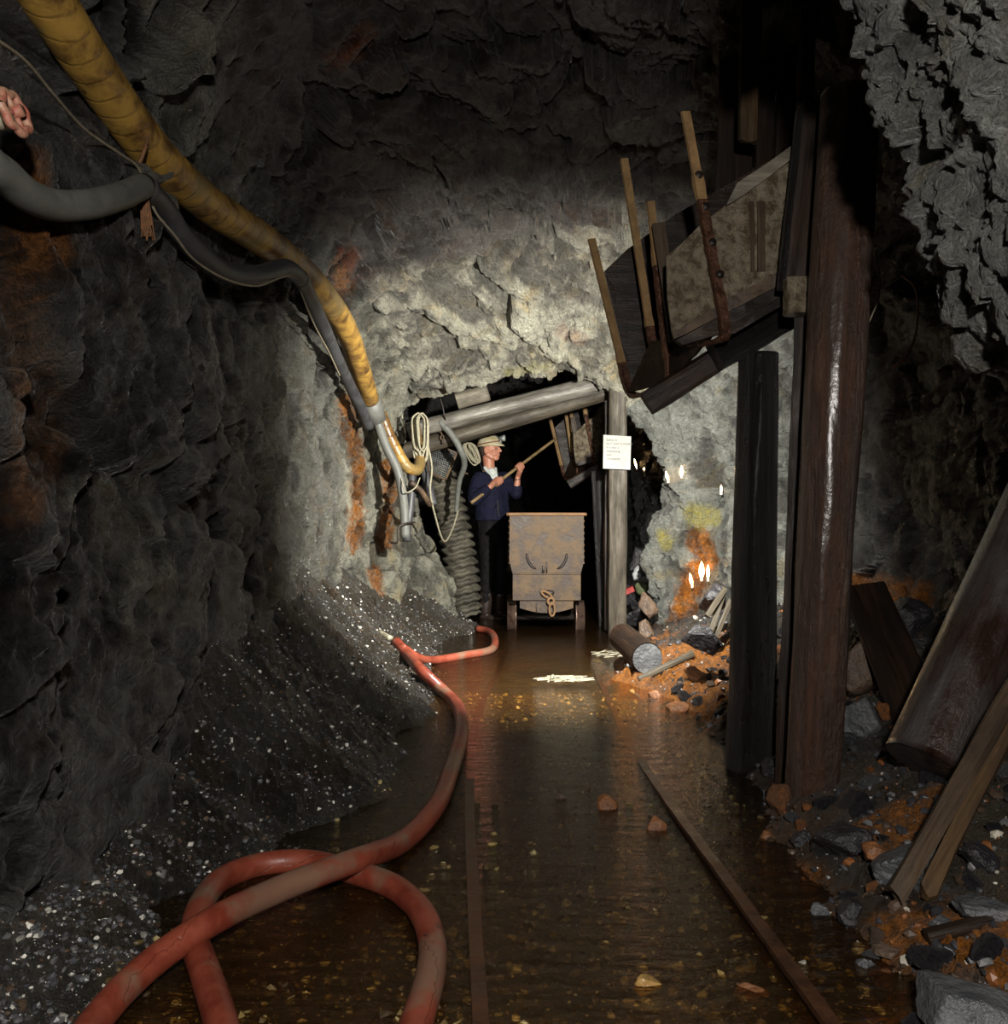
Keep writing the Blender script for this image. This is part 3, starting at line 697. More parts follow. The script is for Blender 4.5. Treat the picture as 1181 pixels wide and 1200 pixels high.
def ring(name, c, rx, rz, r, ax, parent, mt):
    """chain link: oval ring, ax = tilt about X/Z"""
    pts = [Vector((rx*math.cos(a), 0, rz*math.sin(a))) for a in np.linspace(0, 2*math.pi, 21)]
    Mx = Matrix.Rotation(ax[1], 3, 'Z') @ Matrix.Rotation(ax[0], 3, 'Y')
    b = MB(); b.tube([Mx @ p+Vector(c) for p in pts], r, 8, cap=False); return b.build(name, mt, parent)
ring('chain_link', (X0+.0, Y0-.035, .325), .02, .055, .011, (-1.0, .2), cart, M['rust_edge'])
ring('chain_link', (X0+.035, Y0-.045, .27), .026, .028, .012, (.3, .0), cart, M['rust_edge'])
ring('chain_link', (X0+.045, Y0-.05, .20), .024, .058, .010, (.0, .2), cart, M['rust_edge'])
def wheel(cx, cy, cz, sx):
    prof = [(0, .03), (.07, .034), (.125, .03), (.135, .045), (.15, .045), (.152, -.02), (.172, -.024), (.175, -.036), (.12, -.036), (.10, -.02), (0, -.03)]
    V = []; n = 32; Fc = []
    for (r, o_) in prof:
        for k in range(n): a = k/n*2*math.pi; V.append((cx+sx*o_, cy+r*math.cos(a), cz+r*math.sin(a)))
    for i in range(len(prof)-1):
        for k in range(n): A = i*n+k; B = i*n+(k+1) % n; Fc.append((A, B, B+n, A+n))
    return obj('wheel', V, Fc, M['wheel'], cart)
for yy in (Y0+.24, Y0+.86):
    for sx in (-1, 1): wheel(X0+sx*.30, yy, .1, sx)
    b = MB(); b.tube([(X0-.30, yy, .1), (X0+.30, yy, .1)], .028, 14, smooth=False); b.build('axle', M['dark_iron'], cart)

# ------------------------------------------------------------------ ore chutes
def make_chute():
    YN, YF = 3.5, 4.08
    t = thing('ore_chute', 'near ore chute of pitted sheet and rusted straps jutting over the track', 'ore chute', tuple(P(850, 400, 3.8)))
    def U(name, tf, bf, bn, tn, w, mt):
        tf, bf, bn, tn = map(Vector, (tf, bf, bn, tn)); r = .05
        e = lambda a, b_: a+(b_-a).normalized()*r
        path = [tf, tf.lerp(bf, .33), tf.lerp(bf, .66), e(bf, tf), bf+((tf-bf).normalized()+(bn-bf).normalized())*r*.28, e(bf, bn), bf.lerp(bn, .5), e(bn, bf), bn+((tn-bn).normalized()+(bf-bn).normalized())*r*.28, e(bn, tn), bn.lerp(tn, .33), bn.lerp(tn, .66), tn]
        C = spline(path, .02); ax = ((bf-tf).cross(bn-bf)).normalized(); V = []; Fc = []
        T = np.gradient(C, axis=0); N = len(C)
        nz = fbm(C*30, 3, 5)
        for i, c in enumerate(C):
            tt = Vector(T[i]).normalized(); nrm = tt.cross(ax); s = i/N
            crust = 1+.0*s+(.45+.35*nz[i] if .30 < s < .88 else .05*nz[i])
            for (a, b_) in ((-.5, -.5), (.5, -.5), (.5, .5), (-.5, .5)): V.append(tuple(Vector(c)+ax*a*w*(1+.2*(crust-1))+nrm*b_*.014*crust))
            if i:
                for k in range(4): A = (i-1)*4+k; B = (i-1)*4+(k+1) % 4; Fc.append((A, B, B+4, A+4))
        Fc += [(0, 1, 2, 3), tuple((N-1)*4+k for k in (3, 2, 1, 0))]
        return V, Fc, C
    def strap(tf, bf, bn, tn, w):
        V, Fc, C = U('strap', tf, bf, bn, tn, w, None)
        o = obj('strap', V, Fc, M['strap'], t, smooth=False); o.data.materials.append(M['strap_wet'])
        N = len(C); zb = min(c[2] for c in C); cut = zb+.18
        side = [C[min(i, N-1)][2] < (cut if i < N*.45 else zb+.52) for i in range(N)]
        mi = [1 if side[min(k//4, N-1)] else 0 for k in range(len(o.data.polygons))]; o.data.polygons.foreach_set('material_index', mi)
        return o, C
    BN, BT = P(852, 397, YN), P(803, 131, YN); FN, FT = P(766, 412, YF), P(731, 186, YF)
    s1, C1 = strap(FT, FN, BN, BT, .036)
    for (px, py) in ((818, 206), (826, 243), (834, 285), (843, 322)):
        b = MB(); c = P(px, py, YN); b.tube([c+Vector((0, -.012, 0)), c+Vector((0, .012, 0))], .016, 14, smooth=False); b.build('bolt', M['dark_iron'], s1)
    AN, AT = P(786, 455, 3.9), P(762, 236, 3.86); LN, LT = P(738, 465, 4.2), P(693, 280, 4.2)
    s2, C2 = strap(LT, LN, AN, AT, .036)
    # near side sheet: outline in the plane of the near wall, extruded
    def slab(name, outline, y0, th, mt, nseg=26, seed=0, amp=.006, tilt=0):
        """polygon sheet in an XZ plane, finely gridded so it can be dented"""
        pts = [Vector(p) for p in outline]; bm = bmesh.new()
        f0 = [bm.verts.new((p.x, 0, p.z)) for p in pts]; bm.faces.new(f0)
        bmesh.ops.triangulate(bm, faces=bm.faces[:]) if False else None
        xs = [p.x for p in pts]; zs = [p.z for p in pts]
        for ax, lo, hi in ((0, min(xs), max(xs)), (2, min(zs), max(zs))):
            for k in range(1, nseg):
                co = [0, 0, 0]; co[ax] = lo+(hi-lo)*k/nseg; no = [0, 0, 0]; no[ax] = 1
                bmesh.ops.bisect_plane(bm, geom=bm.verts[:]+bm.edges[:]+bm.faces[:], plane_co=co, plane_no=no)
        r = bmesh.ops.extrude_face_region(bm, geom=bm.faces[:])
        for v_ in [g for g in r['geom'] if isinstance(g, bmesh.types.BMVert)]: v_.co.y += th
        bm.verts.index_update(); V = np.array([v_.co[:] for v_ in bm.verts]); Fc = [tuple(v_.index for v_ in f_.verts) for f_ in bm.faces]; bm.free()
        V[:, 1] += y0+amp*fbm(V*np.array([9, 0, 9])+seed, 3, seed)+tilt*(V[:, 0]-min(xs))
        return obj(name, V, Fc, mt, t, smooth=False)
    Yw = 3.525
    W = lambda l, Y: [P(x, y, Y) for x, y in l]
    side = slab('side_sheet', W([(781,300),(797,287),(812,272),(822,262),(838,250),(851,240),(858,228),(864,214),(880,206),(898,192),(912,184),(932,166),(932,308),(912,318),(880,336),(852,352),(824,368),(796,386),(787,386),(782,350)], Yw), Yw, .014, M['sheet'], seed=3)
    slab('top_flange', W([(851,240),(864,214),(898,192),(928,170),(930,184),(905,204),(872,228),(856,238)], 3.50), 3.50, .02, M['grey_wood'], 10, seed=4, amp=.002)
    slab('side_board', W([(792,399),(852,366),(913,332),(934,318),(934,348),(916,358),(860,391),(850,389),(800,404)], 3.53), 3.53, .035, M['dark_wood'], 14, seed=5)
    slab('lip_flange', W([(787,386),(797,386),(852,350),(915,317),(915,333),(852,366),(800,393),(790,397)], 3.516), 3.516, .02, M['rust_steel'], 14, seed=6)
    # far side board
    slab('side_board', W([(708,318),(735,292),(790,252),(860,212),(905,186),(905,352),(860,384),(790,412),(750,452),(741,456)], 4.25), 4.25, .03, M['dark_wood'], 14, seed=8)
    # floor of the trough: lower lip steep, upper part shallower
    def quadboard(name, a, b_, c, d, th, mt):
        a, b_, c, d = map(Vector, (a, b_, c, d)); n = ((b_-a).cross(d-a)).normalized()*th
        nx, ny = 14, 6; V = []; Fc = []
        for s in (0, 1):
            for i in range(nx+1):
                for j in range(ny+1):
                    p = a.lerp(b_, i/nx).lerp(d.lerp(c, i/nx), j/ny)+n*s; V.append(tuple(p+Vector((0, 0, .003*math.sin(i*2.1+j)))))
        K = (nx+1)*(ny+1)
        for i in range(nx):
            for j in range(ny):
                q = [i*(ny+1)+j, (i+1)*(ny+1)+j, (i+1)*(ny+1)+j+1, i*(ny+1)+j+1]; Fc.append(tuple(q)[::-1]); Fc.append(tuple(x+K for x in q))
        for i in range(nx):
            for j in (0, ny): q = (i*(ny+1)+j, (i+1)*(ny+1)+j); Fc.append((q[0], q[1], q[1]+K, q[0]+K))
        for j in range(ny):
            for i in (0, nx): q = (i*(ny+1)+j, i*(ny+1)+j+1); Fc.append((q[0], q[1], q[1]+K, q[0]+K))
        return obj(name, V, Fc, mt, t, smooth=False)
    up0, up1 = P(850, 392, YN+.03), P(766, 408, YF-.03)
    quadboard('trough_floor', AN+Vector((.0, .02, .022)), up0+Vector((-.01, .05, .03)), up1+Vector((0, 0, .03)), LN+Vector((.0, -.02, .022)), .02, M['dark_wood'])
    quadboard('trough_floor', up0, up0+Vector((.50, 0, .27)), up1+Vector((.50, 0, .27)), up1, .025, M['dark_wood'])
    for (px, w_) in ((881, .018), (893, .03)):
        plank('rust_streak_batten', P(px, 318, 3.518), P(px-1, 236, 3.518), w_, .006, M['brown_wood'], t, seed=int(px))
    plank('cleat', P(772, 262, 3.80), P(792, 400, 3.80), .055, .03, M['brown_wood'], t, seed=12)
    plank('floor_beam', P(758, 474, 3.82), P(905, 380, 3.82), .10, .07, M['dark_wood'], t, seed=13)
    plank('floor_beam', P(815, 432, 4.02), P(900, 372, 4.02), .06, .05, M['black_post'], t, seed=14)
    return t
chute = make_chute()
def copy_tree(o, parent=None, off=Vector()):
    c = o.copy(); COL.objects.link(c)
    if parent is None: c.location = o.location+off
    else: c.parent = parent
    for ch in list(o.children): copy_tree(ch, c)
    return c
chute2 = copy_tree(chute, None, Vector((.12, 6.3, -.15)))
chute2['label'] = 'far ore chute hanging over the mine tub at the end of the man\'s pole'
for o in (chute, chute2): o['group'] = 'ore chutes over the track'

# ------------------------------------------------------------------ timbers
single(log('timber_post', P(949, 958, 3.2), P(996, 110, 3.2), .088, .102, M['wet_post'], wob=.075, seed=2, n=72, knots=((1.0, 2.6, .18, .16), (1.15, 3.4, .10, .14), (.55, 3.3, .09, .2), (.35, 3.0, .05, .25), (1.4, 2.2, .12, -.08))), 'tall glossy wet brown round post, nearest the camera on the right', 'post')
single(log('timber_post', P(880, 912, 3.72), P(890, 415, 3.72), .098, .078, M['black_post'], wob=.08, seed=5, n=64), 'black rough round post just left of the tall glossy post, under the near chute', 'post')
single(plank('timber_plank', P(917, 940, 3.42), P(944, 330, 3.42), .06, .05, M['dark_wood'], seed=21, face=(-.5, -1, 0)), 'narrow dark upright plank between the glossy post and the black post', 'plank')
single(plank('timber_beam', P(838, 418, 3.72), P(1010, 320, 3.72), .12, .12, M['black_post'], seed=22), 'dark sloping bearer beam resting on the black post under the near chute', 'beam')
fp = thing('chute_side_post', 'square dark timber at the upstream end of the near chute with a lit end block', 'post', tuple(P(935, 370, 3.42)))
plank('timber', P(932, 330, 3.44), P(956, 122, 3.44), .105, .07, M['dark_wood'], fp, seed=24)
plank('end_block', P(936, 369, 3.36), P(937, 327, 3.36), .10, .09, M['sheet'], fp, seed=25, rough=.006)
plank('edge_strip', P(914, 340, 3.40), P(938, 130, 3.40), .022, .03, M['black_post'], fp, seed=26)
for (a, b_, w, m_, lb) in (((876, 168), (884, 20), .085, 'brown_wood', 'rough hanging plank end above the near chute, left of two'), ((944, 124), (948, 30), .07, 'brown_wood', 'rough hanging plank end above the near chute, right of two')):
    single(plank('hanging_plank', P(*a, 4.0), P(*b_, 4.0)+Vector((0, 0, .5)), w, .04, M[m_], seed=int(a[0]), chip=.02), lb, 'plank')
for i, x in enumerate((846, 868, 893, 917)):
    single(plank('backing_board', P(x, 300-(x-846)*1.3, 4.35), P(x+12, -60, 4.35), .088, .03, M['dark_wood'], seed=40+i), ['leftmost', 'second from left', 'third from left', 'rightmost'][i]+' of the dark upright boards behind the near chute', 'board', 'boards behind the near chute')
# sign post, wet post, headers at the passage mouth
sp = single(plank('sign_post', P(723, 748, 7.62), P(724, 452, 7.62), .15, .10, M['post_grey'], seed=31), 'grey square post carrying the white notice at the passage mouth', 'post')
single(log('timber_post', P(709, 745, 8.35), P(701, 552, 8.35), .058, .065, M['black_post'], wob=.07, seed=33, n=32), 'dark wet speckled post between the mine tub and the grey sign post', 'post')
single(plank('timber_plank', P(711, 738, 7.9), P(712, 470, 7.9), .05, .06, M['dark_wood'], seed=34), 'thin dark plank standing tight against the left of the sign post', 'plank')
single(log('header_log', P(478, 505, 8.05), P(742, 440, 8.05), .072, .085, M['header'], wob=.04, seed=35, bend=.0), 'pale wet round header log, upper of two across the passage mouth', 'log')
single(log('header_log', P(470, 530, 8.22), P(738, 452, 8.22), .078, .072, M['post_grey'], wob=.05, seed=36), 'grey header log, lower of two across the passage mouth above the miner', 'log')
single(log('timber_stub', P(535, 470, 8.0), P(572, 459, 8.0), .075, .08, M['grey_wood'], wob=.04, seed=37), 'short grey log stub wedged above the header logs', 'log')
single(plank('post_cap', P(712, 482, 7.9), P(745, 470, 7.9), .14, .10, M['dark_wood'], seed=38), 'dark wooden block on top of the sign post under the rock', 'block')
# fallen timbers on the right
def gp(px, py, dz=0): g = ground(px, py); return g+Vector((0, 0, dz))
a = gp(1088, 930, .08); single(log('leaning_log', a, (1.95, a.y+.35, 1.25), .135, .11, M['log_dark'], wob=.05, seed=51, n=56), 'thick dark wet log leaning at the right edge of the picture', 'log')
a = gp(1046, 1072, .03); single(plank('leaning_plank', a, P(1240, 716, 2.55), .052, .035, M['brown_wood'], seed=52, chip=.03, face=(-.3, -1, .3)), 'long weathered brown plank leaning before the thick log, outer of a pair', 'plank')
a = gp(1082, 1058, .03); single(plank('leaning_plank', a, P(1222, 770, 2.62), .042, .03, M['tan_wood'], seed=53, chip=.03, face=(-.5, -1, .3)), 'paler narrow plank leaning behind the long weathered plank', 'plank')
single(plank('fallen_board', P(1090, 872, 3.35), P(1012, 688, 3.95), .19, .045, M['dark_wood'], seed=54, face=(-.2, -1, .5)), 'broad dark board slumped on the rubble right of the glossy post', 'board')
single(plank('wood_chunk', P(1058, 905, 3.05), P(1082, 852, 3.1), .05, .03, M['grey_wood'], seed=55), 'short pale edged plank piece at the foot of the thick leaning log', 'wood piece')
a = gp(1085, 1110, .015); bq = gp(1230, 1062, .03); single(plank('fallen_stick', a, bq, .03, .025, M['dark_wood'], seed=56), 'dark stick lying on the orange mud at the lower right edge', 'stick')
# log butt and plank by the water
g = gp(758, 786)
lg = thing('cut_log', 'short cut log lying end on beside the water, grey sawn face to the camera', 'log', tuple(g))
log('trunk', (g.x, g.y, g.z+.075), (g.x-.09, g.y+.5, g.z+.14), .098, .09, M['dark_wood'], lg, wob=.04, seed=57)
V, Fc, U_ = tube_data([(g.x+.002, g.y-.012, g.z+.074), (g.x, g.y+.002, g.z+.075)], .093, 28, True, 0, 0, False); obj('sawn_face', V, Fc, M['greyrock'], lg, smooth=False)
a, bq = gp(748, 799, .02), gp(812, 772, .03); single(plank('wet_stick', a, bq, .032, .03, M['post_grey'], seed=58), 'pale split stick lying in the orange mud below the cut log', 'stick')
for i, (p, q) in enumerate((((832, 742), (848, 694)), ((838, 748), (856, 704)), ((828, 722), (850, 690)))):
    single(plank('broken_stick', P(*p, 5.4), P(*q, 5.5), .028, .02, M['post_grey'], seed=60+i), 'pale broken stick propped behind the black post, '+['leftmost', 'middle', 'uppermost'][i]+' of three', 'stick', 'broken sticks behind the black post')

# ------------------------------------------------------------------ notice on the sign post
sg = thing('notice_board', 'white notice with faint lines of writing fixed to the grey post', 'sign', tuple(P(723, 551, 7.5)))
Mx = (P(707, 509.5, 7.52), P(739.5, 511.5, 7.52), P(738.5, 550.5, 7.52), P(706.5, 549, 7.52))
V = [tuple(p) for p in Mx]+[tuple(p+Vector((0, .012, 0))) for p in Mx]
obj('board', V, [(3, 2, 1, 0), (4, 5, 6, 7), (0, 1, 5, 4), (1, 2, 6, 5), (2, 3, 7, 6), (3, 0, 4, 7)], M['paper'], sg, smooth=False)
for i, (tx, s) in enumerate((('Safety is', .9), ('NOT JUST A WORD', .8), ('it is also a', .85), ('continuing', .9), ('and', .9), ('constantly', .95))):
    cu = bpy.data.curves.new('writing', 'FONT'); cu.body = tx; cu.size = .030*s; cu.extrude = .0006; cu.materials.append(M['ink'])
    o = bpy.data.objects.new('writing', cu); COL.objects.link(o); o.rotation_euler = (math.pi/2, R_(1.5), 0)
    bpy.context.view_layer.update(); dg = bpy.context.evaluated_depsgraph_get(); me = bpy.data.meshes.new_from_object(o.evaluated_get(dg)); mw = o.matrix_world.copy(); bpy.data.objects.remove(o)
    p = P(710.5, 516.5+i*4.4, 7.513); o = bpy.data.objects.new('writing', me); COL.objects.link(o); o.parent = sg; o.matrix_basis = Matrix.Translation(p-wloc(sg)) @ mw

# ------------------------------------------------------------------ hoses, ropes, duct on the left
def tube_obj(name, pts, r, mt, label, cat, n=14, wob=0, parent=None, seed=0, group=None):
    b_ = MB(); b_.tube(pts, r, n, wob=wob, seed=seed)
    o = b_.build(name, M[mt], parent)
    if parent is None: single(o, label, cat, group)
    return o
air = tube_obj('air_hose', [P(-40,-150,2.35), P(18,-62,2.5), P(75,30,2.72), P(128,110,3.0), P(180,180,3.3), P(245,240,3.75), P(300,276,4.2), P(345,310,4.7), P(378,345,5.2), P(405,385,5.8), P(420,425,6.3), P(434,470,6.9)], [.077]*9+[.074,.071,.070], 'yellow', 'thick yellow ribbed air hose slung along the upper left wall', 'hose', 28, .012)
V, Fc, U_ = tube_data([P(433,466,6.88), P(441,492,7.0)], .078, 24, True, .03, 3, False); cf = obj('clamp', V, Fc, M['greyhose'], air)
tube_obj('air_hose', [P(446,484,7.1), P(456,510,7.12), P(468,534,7.14), P(478,548,7.16), P(488,551,7.22), P(492,540,7.35), P(489,520,7.6), P(486,500,7.9)], .046, 'yellow', 'short yellow hose bent up at the passage mouth below the thick air hose', 'hose', 20, .01)
tube_obj('black_hose', [P(-60,120,1.9), P(-20,185,2.0), P(5,205,2.1), P(28,226,2.2), P(62,240,2.35), P(100,240,2.5), P(140,230,2.75), P(168,218,3.0)], .041, 'greyhose', 'dusty grey hose sagging in from the left edge and tied under the yellow hose', 'hose', 22)
tube_obj('black_hose', [P(168,218,3.0), P(190,242,3.2), P(212,275,3.35), P(235,298,3.5), P(262,318,3.7), P(300,322,4.0), P(335,314,4.3), P(352,326,4.5)], .042, 'blackhose', 'black hose hanging in a shallow sag below the yellow hose', 'hose', 22)
tube_obj('black_hose', [P(352,326,4.5), P(364,350,4.9), P(380,385,5.4), P(395,420,5.9), P(410,452,6.4), P(424,480,6.7), P(432,500,6.9)], .040, 'blackhose', 'black hose running down the wall corner against the yellow hose', 'hose', 20)
tube_obj('black_hose', [P(441,490,7.0), P(452,522,7.05), P(466,552,7.08), P(473,590,7.1), P(475,630,7.1)], .036, 'greyhose', 'grey hose hanging down the pale rock at the passage mouth', 'hose', 18)
tube_obj('black_hose', [P(475,545,7.25), P(482,552,7.22), P(481,590,7.15), P(477,620,7.12), P(476,634,7.1)], .033, 'blackhose', 'dark hose looping back up beside the grey hanging hose', 'hose', 18)
tube_obj('black_hose', [P(493,540,7.6), P(500,562,7.55), P(508,592,7.5)], .034, 'blackhose', 'short black hose end slanting behind the bent yellow hose', 'hose', 16)
tube_obj('iron_pipe', [P(481,565,7.05), P(492,574,7.1), P(504,592,7.2)], .022, 'rust_steel', 'short rusty pipe slanting at the passage mouth', 'pipe', 12)
tube_obj('hose_hook', [P(458,636,7.0), P(465,636,6.98), P(467,618,6.98), P(474,614,7.0), P(486,612,7.08)], .008, 'dark_iron', 'bent iron hook pinned below the hanging grey hose', 'hook', 8)
tube_obj('steel_cable', [P(-30,30,1.8), P(30,72,2.1), P(62,110,2.3), P(100,152,2.6), P(140,180,2.85), P(162,197,3.0), P(170,216,3.05), P(182,248,3.1), P(204,275,3.2), P(225,302,3.35), P(262,326,3.6), P(300,335,3.9), P(330,325,4.2), P(348,322,4.4), P(352,340,4.6), P(368,380,5.1), P(385,412,5.6), P(398,440,6.1)], .0045, 'wire', 'thin tan cable looped along the hoses on the left wall', 'cable', 8)
tube_obj('binding_wire', [P(160,142,3.2), P(172,160,3.12), P(168,180,3.05), P(160,196,3.05), P(150,190,3.1)], .006, 'fibre', 'brown wire binding wrapped round the thick yellow hose', 'wire', 8)
b = MB()
for i in range(46):
    a = random.uniform(-1, 1); l = random.uniform(.6, 1)
    b.tube([P(172+a*1.5, 230, 3.0), P(171+a*5+random.uniform(-2, 2), 232+22*l, 3.0+random.uniform(-.02, .02)), P(173+a*5+random.uniform(-4, 4), 235+48*l, 3.0+random.uniform(-.03, .03))], .0022, 5, step=.03)
single(b.build('twine_tassel', M['fibre']), 'frayed brown twine tassel hanging under the yellow hose', 'twine')
b = MB()
for i in range(5):
    q = P(random.uniform(330, 350), 325, 4.6); b.tube([q, q+Vector((random.uniform(0, .1), -.04, random.uniform(.05, .12))), q+Vector((random.uniform(.05, .2), -.02, random.uniform(.0, .16)))], .0012, 4, step=.03)
single(b.build('wire_ends', M['wire']), 'loose thin wire ends sprouting where the black hose meets the yellow hose', 'wire')
# red valve wheel on the left wall
vc = P(17, 132, 2.05)
vw = thing('valve_wheel', 'worn red valve handwheel at the upper left edge', 'valve', tuple(vc))
ax = Vector((.93, -.12, .25)).normalized(); e1 = ax.cross(Vector((0, 0, 1))).normalized(); e2 = ax.cross(e1)
b = MB(); pts = []
for k in range(49):
    a = k/48*2*math.pi; rr = .043*(1+.09*math.cos(a*7)); pts.append(vc+e1*rr*math.cos(a)+e2*rr*math.sin(a))
b.tube(pts, .0105, 10, cap=False, step=.006); b.build('rim', M['valve'], vw)
b = MB()
for k in range(4): a = k*math.pi/2+.4; b.tube([vc, vc+(e1*math.cos(a)+e2*math.sin(a))*.045], .007, 8, smooth=False)
b.tube([vc-ax*.015, vc+ax*.02], .014, 12, smooth=False); b.build('spokes', M['valve'], vw)
b = MB(); b.tube([vc, vc-ax*.05, vc-ax*.16], .014, 12); b.tube([vc-ax*.03, vc-ax*.07], .026, 6, smooth=False); b.build('stem', M['brass'], vw)
tube_obj('rusty_pipe', [P(-70,150,2.3), P(10,230,2.75), P(60,300,3.2)], [.10,.10,.09], 'rust_edge', 'fat rust coated pipe behind the grey hose at the left edge', 'pipe', 24, .06) if False else None

# floor hose
def G(px, py, r=.035, lift=0):
    Y = np.linspace(1.2, 12, 5000); x = (px-CX)/F*Y; z = CH-(py-CY)/F*Y
    k = int(np.argmax(z <= fh_smooth(x, Y)+r+lift+.012)); return Vector((x[k], Y[k], float(max(fh_smooth(x[k], Y[k]), -.02))+r+lift+.012))
HR = .0335
pts = [(84,1240),(115,1195),(165,1140),(240,1086),(330,1042),(415,1010),(470,988),(508,950),(528,905),(541,862),(536,835),(520,812),(495,787),(478,768),(464,752)]
tube_obj('floor_hose', [G(x, y, HR, .05 if 200 < x < 440 and y > 1000 else 0) for x, y in pts], HR, 'redhose', 'long red rubber hose curving along the left bank to the front', 'hose', 28, .015)
pts = [(268,1240),(256,1190),(240,1140),(228,1100),(236,1060),(262,1030),(305,1014),(355,1010),(410,1022),(460,1040),(492,1068),(506,1105),(503,1150),(488,1200),(478,1240)]
tube_obj('floor_hose', [G(x, y, HR, 0) for x, y in pts], HR, 'redhose', 'red rubber hose loop lying in front, passing under the long red hose', 'hose', 28, .015)
pts = [(470,758),(488,770),(510,774),(545,773),(572,768),(580,757),(572,744),(560,737)]
tube_obj('floor_hose', [G(x, y, .03, 0) for x, y in pts], .029, 'redhose', 'far red hose bend at the edge of the water left of the mine tub', 'hose', 18, .015)
V, Fc, U_ = tube_data([G(463,752,HR)+Vector((-.03, 0, .02)), G(460,748,HR)+Vector((-.10, .06, .03))], .02, 14); single(obj('hose_coupling', V, Fc, M['brass']), 'brass hose nozzle at the wall end of the long red hose', 'coupling')

# ventilation duct: ribbed cloth tube hanging beside the jamb
def duct():
    path = spline([P(512,545,8.75), P(521,575,8.8), P(532,620,8.85), P(541,670,8.87), P(546,722,8.9)], .012)
    d = np.r_[0, np.cumsum(np.linalg.norm(np.diff(path, axis=0), axis=1))]; n = 36; V = []; Fc = []
    for i, c in enumerate(path):
        ph = (d[i]/.088) % 1; r = (.16+.035*min(1, (d[i]/.4)))*(1-.30*abs(math.cos(ph*math.pi))**3)
        for k in range(n):
            a = k/n*2*math.pi; sg_ = .02*math.sin(a*1+1)*math.sin(ph*math.pi)
            V.append((c[0]+r*math.cos(a)*.88, c[1]+r*math.sin(a), c[2]-sg_+.05*math.cos(a)+.006*math.sin(a*9+i*.2)))
        if i:
            for k in range(n): A = (i-1)*n+k; B = (i-1)*n+(k+1) % n; Fc.append((A, B, B+n, A+n))
    return obj('ventilation_duct', V, Fc, M['duct'])
single(duct(), 'grimy ribbed ventilation duct standing left of the miner', 'duct')
# wire mesh guard
a0, a1, a2, a3 = P(500,517,8.5), P(535,531,8.45), P(522,562,8.45), P(502,553,8.5)
mg = thing('mesh_guard', 'rusty framed wire mesh guard above the ribbed duct', 'mesh guard', tuple(a3))
b = MB()
for p, q in ((a0, a1), (a1, a2), (a2, a3), (a3, a0)): b.bar(p, q, .022, .012, (0, 1, 0))
b.build('frame', M['rust_steel'], mg)
b = MB()
for k in range(1, 14):
    t_ = k/14; b.tube([a0.lerp(a1, t_), a3.lerp(a2, t_)], .0022, 4, smooth=False); b.tube([a0.lerp(a3, t_), a1.lerp(a2, t_)], .0022, 4, smooth=False)
b.build('wire_mesh', M['lampgrey'], mg)
# ropes
def hank(name, px, py, w, h, Y, n, mt, label, seed, lean=0):
    r = random.Random(seed); b_ = MB()
    for i in range(n):
        ww = w*r.uniform(.35, 1)/2; hh = h*r.uniform(.75, 1.05); y = Y+r.uniform(-.05, .03); cx = px+r.uniform(-.25, .25)*w
        pts = [P(cx, py, y), P(cx+ww*.9, py+hh*.12, y), P(cx+ww+lean*.5, py+hh*.5, y-.02), P(cx+ww*.6+lean, py+hh*.93, y), P(cx+lean, py+hh, y), P(cx-ww*.6+lean, py+hh*.9, y), P(cx-ww+lean*.5, py+hh*.5, y+.02), P(cx-ww*.9, py+hh*.1, y), P(cx, py, y)]
        b_.tube(pts, .0065, 6, cap=False, step=.02)
    return single(b_.build(name, M[mt]), label, 'rope')
hank('rope_hank', 492, 484, 15, 58, 7.35, 15, 'rope', 'pale rope hank hanging left of the header logs', 3, 1)
hank('rope_coil', 549, 519, 12, 26, 8.75, 12, 'rope', 'tan rope coil hanging behind the miner\'s head', 4, 8)
tube_obj('hanging_rope', [P(501,520,7.35), P(506,548,7.4), P(504,575,7.4), P(510,605,7.5), P(520,634,7.7), P(530,620,8.0), P(537,598,8.2)], .0075, 'rope', 'loose pale rope dropping from the hank in a long loop', 'rope', 8)
tube_obj('hanging_rope', [P(470,560,7.05), P(476,577,7.0), P(486,572,7.02), P(492,560,7.1)], .005, 'rope', 'small pale string loop below the bent yellow hose', 'string', 8)
tube_obj('cable', [P(515,494,8.0), P(528,508,8.0), P(540,528,8.0), P(544,545,8.1), P(538,565,8.2), P(535,595,8.3), P(534,603,8.3)], [.03,.032,.03,.026,.024,.02,.012], 'greyhose', 'dark grey bundled cable hanging from the header logs before the duct', 'cable', 12, .08)
tube_obj('binding_wire', [P(516,467,7.9), P(519,478,7.93), P(521,489,7.95), P(524,500,8.1)], .007, 'dark_iron', 'dark wire tie round the upper header log', 'wire', 6)
b = MB()
for i, (x, y) in enumerate(((515,499),(517,505),(517,511),(518,517))): pass
ch = thing('hanging_chain', 'short rusty chain hanging below the header logs over the mesh guard', 'chain', tuple(P(517, 497, 8.1)))
for i in range(6): ring('link', P(516+i*.5, 496+i*4.2, 8.1), .014, .022, .006, (0, (i % 2)*1.57), ch, M['rust_steel'])
tube_obj('rebar', [P(534,553,8.4), P(548,555,8.35)], .008, 'rust_steel', 'thin rusty rod poking out beside the miner\'s shoulder', 'rod', 8)
tube_obj('thin_lath', [P(471,486,7.5), P(475,508,7.5)], .006, 'rope', 'thin pale stick upright beside the rope hank', 'stick', 6)
# wires on the right wall
tube_obj('loose_wire', [P(1056,322,3.35), P(1071,335,3.35), P(1075,360,3.38), P(1073,390,3.4), P(1062,418,3.4), P(1048,430,3.45)], .004, 'copper', 'orange rusty wire curling on the dark right wall', 'wire', 6)
tube_obj('loose_wire', [P(1022,290,3.3), P(1030,320,3.3), P(1029,350,3.3), P(1018,378,3.3)], .003, 'wire', 'thin tan wire hanging beside the glossy post', 'wire', 6)
